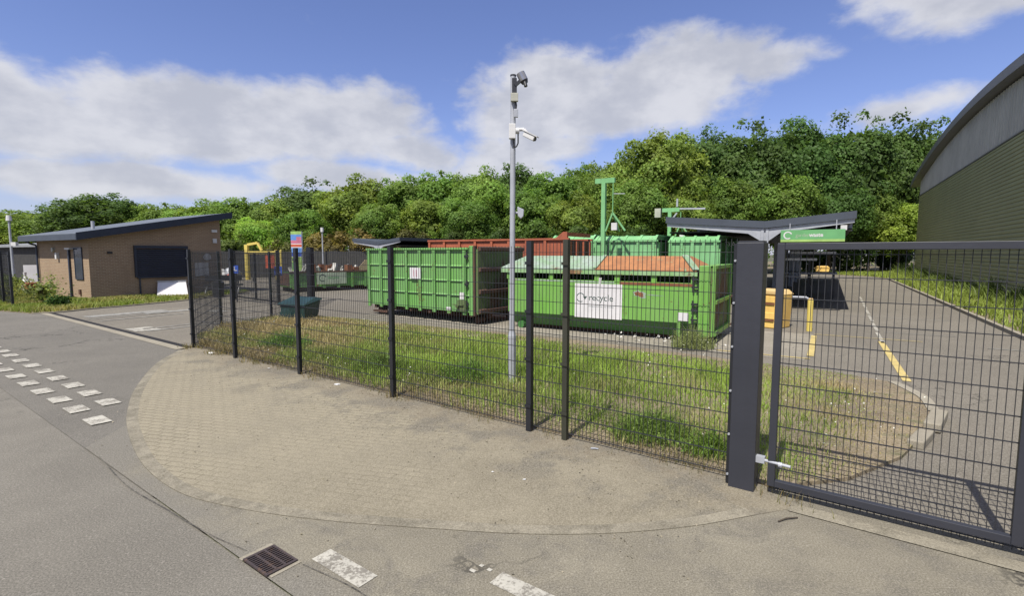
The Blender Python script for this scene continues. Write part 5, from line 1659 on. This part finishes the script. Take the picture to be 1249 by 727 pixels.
def vergecol(x, y, h, rng):
    dry = np.clip(vnoise(x * 0.9, y * 0.9, 31) * 1.2 - 0.3 + rng.normal(0, 0.2, len(x)), 0, 1)[:, None]
    return (np.array([0.19, 0.26, 0.05])[None] * (1 - dry) + np.array([0.34, 0.3, 0.12])[None] * dry) * rng.uniform(0.7, 1.3, (len(x), 1))


def vergeh(x, y, rng):
    loc_ = B.x * (x + 20.09) + B.y * (y - 24.37)
    la_ = A.x * (x + 20.09) + A.y * (y - 24.37)
    h = 0.5 + 0.9 * vnoise(x * 0.9, y * 0.9, 17)
    return np.where((loc_ < 0.02) & (la_ > -0.02), 0, h)


grass_in('grass', VERGE, 70000, 3, 0.17, vergecol, vergeh, 'unmown weedy grass strip in front of the brick office', 0.03, (0.008, 0.02))


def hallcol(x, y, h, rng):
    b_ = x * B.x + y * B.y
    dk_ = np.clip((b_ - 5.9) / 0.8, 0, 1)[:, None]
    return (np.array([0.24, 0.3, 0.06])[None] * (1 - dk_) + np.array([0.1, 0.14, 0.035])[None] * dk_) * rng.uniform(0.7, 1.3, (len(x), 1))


def hallh(x, y, rng):
    b_ = x * B.x + y * B.y
    a_ = x * A.x + y * A.y
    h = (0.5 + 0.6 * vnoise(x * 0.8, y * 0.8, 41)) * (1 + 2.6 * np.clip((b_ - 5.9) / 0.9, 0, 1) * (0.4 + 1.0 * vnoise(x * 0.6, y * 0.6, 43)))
    return np.where(((b_ > 7.12) & (a_ < SC + HALF + 0.1)) | (a_ < 8), 0, h)


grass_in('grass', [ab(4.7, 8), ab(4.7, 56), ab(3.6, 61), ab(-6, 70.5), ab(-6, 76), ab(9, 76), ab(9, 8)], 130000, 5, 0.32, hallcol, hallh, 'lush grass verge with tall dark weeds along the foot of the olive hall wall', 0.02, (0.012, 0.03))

# dry tufts where the footway meets the fence and posts
EDGE = [uv2(F0, -0.35, -0.22), uv2(F0, 12.0, -0.1), uv2(F0, 12.7, -0.38), uv2(F0, 13.2, -0.36), uv2(F0, 12.2, 0.3), uv2(F0, -0.2, 0.35)]


def edgeh(x, y, rng):
    s = (x - F0[0]) * 0.806 + (y - F0[1]) * -0.592
    t = (x - F0[0]) * Un[0] + (y - F0[1]) * Un[1]
    p = vnoise(x * 2.2, y * 2.2, 51)
    p = p + 0.6 * np.clip(1 - np.abs(s + 0.1) / 0.5, 0, 1) + 0.35 * np.clip(1 - np.abs(s - 12.5) / 0.5, 0, 1) - np.clip(-t - 0.0, 0, 1) * 1.6
    return np.where(rng.uniform(0, 1, len(x)) < np.clip((p - 0.28) * 1.7, 0, 1), 0.4 + rng.uniform(0, 0.8, len(x)), 0)


def edgecol(x, y, h, rng):
    dry = np.clip(rng.uniform(0.3, 1.2, len(x)), 0, 1)[:, None]
    return (np.array([0.13, 0.17, 0.035])[None] * (1 - dry) + np.array([0.28, 0.22, 0.11])[None] * dry) * rng.uniform(0.7, 1.3, (len(x), 1))


grass_in('grass', EDGE, 60000, 7, 0.12, edgecol, edgeh, 'dry straw coloured tufts along the foot of the street fence', 0.02, (0.005, 0.011))

def weed(label, x, y, r, h, col, n, seed):
    rng = np.random.default_rng(seed)
    a, q = rng.uniform(0, 6.28, n), r * rng.uniform(0, 1, n) ** 0.7
    px_, py_ = q * np.cos(a), q * np.sin(a) * 0.8
    hh = h * (1.05 - 0.6 * q / r) * rng.uniform(0.35, 1.1, n)
    v, f, kk, c = blades(rng, px_, py_, 0.0, hh, rng.uniform(0.006, 0.016, n), rng.uniform(0.2, 0.8, n), np.array([col]) * rng.uniform(0.65, 1.35, (n, 1)))
    t = thing('weed_clump', label, 'weed', (x, y, 0.03))
    add_obj('stems', mesh_np('weed_stems', v, f, kk, c, M['grass']), t)
    m = n // 2
    k = rng.integers(0, n, m)
    cen = np.stack([px_[k] * 1.15 + rng.normal(0, r * 0.12, m), py_[k] * 1.15 + rng.normal(0, r * 0.12, m), hh[k] * rng.uniform(0.25, 1.0, m)], 1)
    v, f, kk, c = leaf_quads(rng, cen, unit(rng.normal(size=(m, 3)) * 0.7 + np.array([0, 0, 0.8])), rng.uniform(0.02, 0.06, m), np.array([col]) * rng.uniform(0.7, 1.4, (m, 1)))
    add_obj('leaves', mesh_np('weed_leaves', v, f, kk, c, M['grass']), t)
    return t


weed('lush green weed clump behind the fence, midway between paired posts and gate post', 1.72, 6.1, 0.5, 0.42, (0.16, 0.245, 0.055), 1000, 1)
weed('low green weed clump right of the lush one, nearest the gate post', 2.25, 5.6, 0.32, 0.3, (0.16, 0.26, 0.05), 600, 2)
weed('tall light weed clump at the foot of the bright container corner', 4.3, 12.05, 0.5, 0.6, (0.22, 0.25, 0.1), 900, 3)
weed('fresh green weed clump just left of the camera pole', -0.75, 8.9, 0.55, 0.5, (0.15, 0.26, 0.05), 1000, 4)
weed('green weed clump behind the fence bay left of the fourth post', -2.5, 9.6, 0.5, 0.5, (0.17, 0.26, 0.06), 1000, 5)
weed('leafy weed clump in the bay right of the second post', -5.4, 12.1, 0.6, 0.5, (0.14, 0.24, 0.05), 1000, 6)

# white clover flowers and fine rubbish in the grass
rng = np.random.default_rng(77)
P = np.array(ISLAND)
x = rng.uniform(P[:, 0].min(), P[:, 0].max(), 1500)
y = rng.uniform(P[:, 1].min(), P[:, 1].max(), 1500)
k = inside(ISLAND, x, y) & (vnoise(x * 0.8, y * 0.8, 61) > 0.5)
x, y = x[k], y[k]
cen = np.stack([x, y, rng.uniform(0.1, 0.3, len(x))], 1)
v, f, kk, c = leaf_quads(rng, cen, unit(rng.normal(size=(len(x), 3)) + np.array([0, -0.5, 1])), rng.uniform(0.015, 0.035, len(x)), np.ones((len(x), 3)))
o = add_obj('flowers', mesh_np('flowers', v, f, kk, c, M['petal']))
tag(o, 'tiny white flowers scattered through the island grass', 'flowers', None, 'stuff')
n = 80
cen = np.stack([rng.normal(0, 0.75, n), np.abs(rng.normal(0, 0.16, n)) * -1, rng.uniform(0.03, 0.22, n)], 1)
cen = np.array([[4.15, 12.55, 0]]) + cen[:, :1] * np.array([[B.x, B.y, 0]]) + cen[:, 1:2] * np.array([[A.x, A.y, 0]]) + cen[:, 2:] * np.array([[0, 0, 1]])
v, f, kk, c = leaf_quads(rng, cen, unit(rng.normal(size=(n, 3)) + np.array([0, -0.4, 1])), rng.uniform(0.03, 0.085, n), np.ones((n, 3)))
o = add_obj('litter', mesh_np('litter', v, f, kk, c, M['paper']))
tag(o, 'white paper litter caught at the foot of the bright green container', 'litter', None, 'stuff')
# gravel grit on footway and road edge
n = 9000
x = rng.uniform(-7, 2.5, n)
y = rng.uniform(3.3, 11.5, n)
s_ = (x - F0[0]) * 0.806 + (y - F0[1]) * -0.592
t_ = (x - F0[0]) * Un[0] + (y - F0[1]) * Un[1]
k = (s_ > 0) & (s_ < 12.3) & (t_ < 0.05) & (t_ > -3.4) & (rng.uniform(0, 1, n) < np.clip(1.0 + t_ * 0.45, 0.12, 1))
x, y = x[k], y[k]
cen = np.stack([x, y, np.full(len(x), 0.022)], 1)
gc = np.array([[0.3, 0.27, 0.21]]) * rng.uniform(0.3, 1.5, (len(x), 1))
v, f, kk, c = leaf_quads(rng, cen, unit(rng.normal(size=(len(x), 3)) * 0.3 + np.array([0, 0, 1])), rng.uniform(0.008, 0.028, len(x)), gc, 0.35)
o = add_obj('gravel', mesh_np('gravel', v, f, kk, c, M['grass']))
tag(o, 'loose grit and dead leaves strewn over the footway by the fence', 'grit', None, 'stuff')


def scrap(label, p, s, mat, seed, z=0.022, name='paper_scrap', cat='litter'):
    random.seed(seed)
    mb = MB()
    n_ = 8
    ring = [(math.cos(2 * math.pi * j / n_) * s * random.uniform(0.6, 1.1), math.sin(2 * math.pi * j / n_) * s * 0.6 * random.uniform(0.6, 1.1), random.uniform(0, s * 0.3)) for j in range(n_)]
    mb.add(ring + [(0, 0, s * 0.35)], [(j, (j + 1) % n_, n_) for j in range(n_)])
    o = mb.build(name, M[mat])
    o.location = (p[0], p[1], z)
    return tag(o, label, cat)


scrap('crumpled white paper at the foot of the first fence bay on the left', (-6.75, 11.35), 0.1, 'white', 1)
scrap('white scrap below the third fence post', (-3.0, 8.62), 0.06, 'white', 2)
scrap('small white scrap between the second and third fence posts', (-4.75, 9.85), 0.04, 'white', 3)
scrap('small white scrap lying alone mid footway, nearer the fence', (-0.2, 5.1), 0.022, 'white', 4)
scrap('tiny white scrap lying mid footway right of the other', (0.12, 4.92), 0.02, 'white', 5)
scrap('white can crushed under the fence right of the paired posts', (0.95, 5.72), 0.05, 'galv', 6, name='crushed_can')
tw = thing('twig', 'thin brown twig on the footway before the gate post', 'twig', (2.33, 4.15, 0.024), math.radians(18))
MB().path([(-0.1, 0, 0), (0, 0.01, 0.006), (0.11, 0.0, 0)], 0.006, 6).build('stick', M['bark'], tw)

# ------------------------------------------------------------------ road gully grate
gr = thing('drain_grate', 'rusty iron road gully grate beside the short white dash', 'drain', (-1.775, 3.58, 0.014), ROT_U)
gr.scale = (0.74, 0.62, 1.0)
MB().box(-0.21, 0.21, -0.175, 0.175, 0.0, 0.003).build('gully', M['gapshade'], gr)  # thin black plate, paints the shade below the bars
mb = MB().box(-0.225, 0.225, -0.19, -0.165, 0.0, 0.014).box(-0.225, 0.225, 0.165, 0.19, 0.0, 0.014).box(-0.225, -0.2, -0.1645, 0.1645, 0.0, 0.014).box(0.2, 0.225, -0.1645, 0.1645, 0.0, 0.014)
mb.build('frame', M['iron'], gr)
mb = MB()
for k in range(12):
    x = -0.1925 + k * 0.035
    mb.bar((x - 0.008, -0.164, 0.008), (x + 0.008, 0.164, 0.008), 0.013, 0.01)
for y in (-0.056, 0.056):
    mb.box(-0.1995, 0.1995, y - 0.011, y + 0.011, 0.0035, 0.015)
mb.build('bars', M['iron'], gr)
MB().box(-0.29, -0.227, -0.2, 0.2, 0.0, 0.004).box(0.227, 0.27, -0.16, 0.2, 0.0, 0.004).build_each('concrete_surround', M['kerb'], gr)
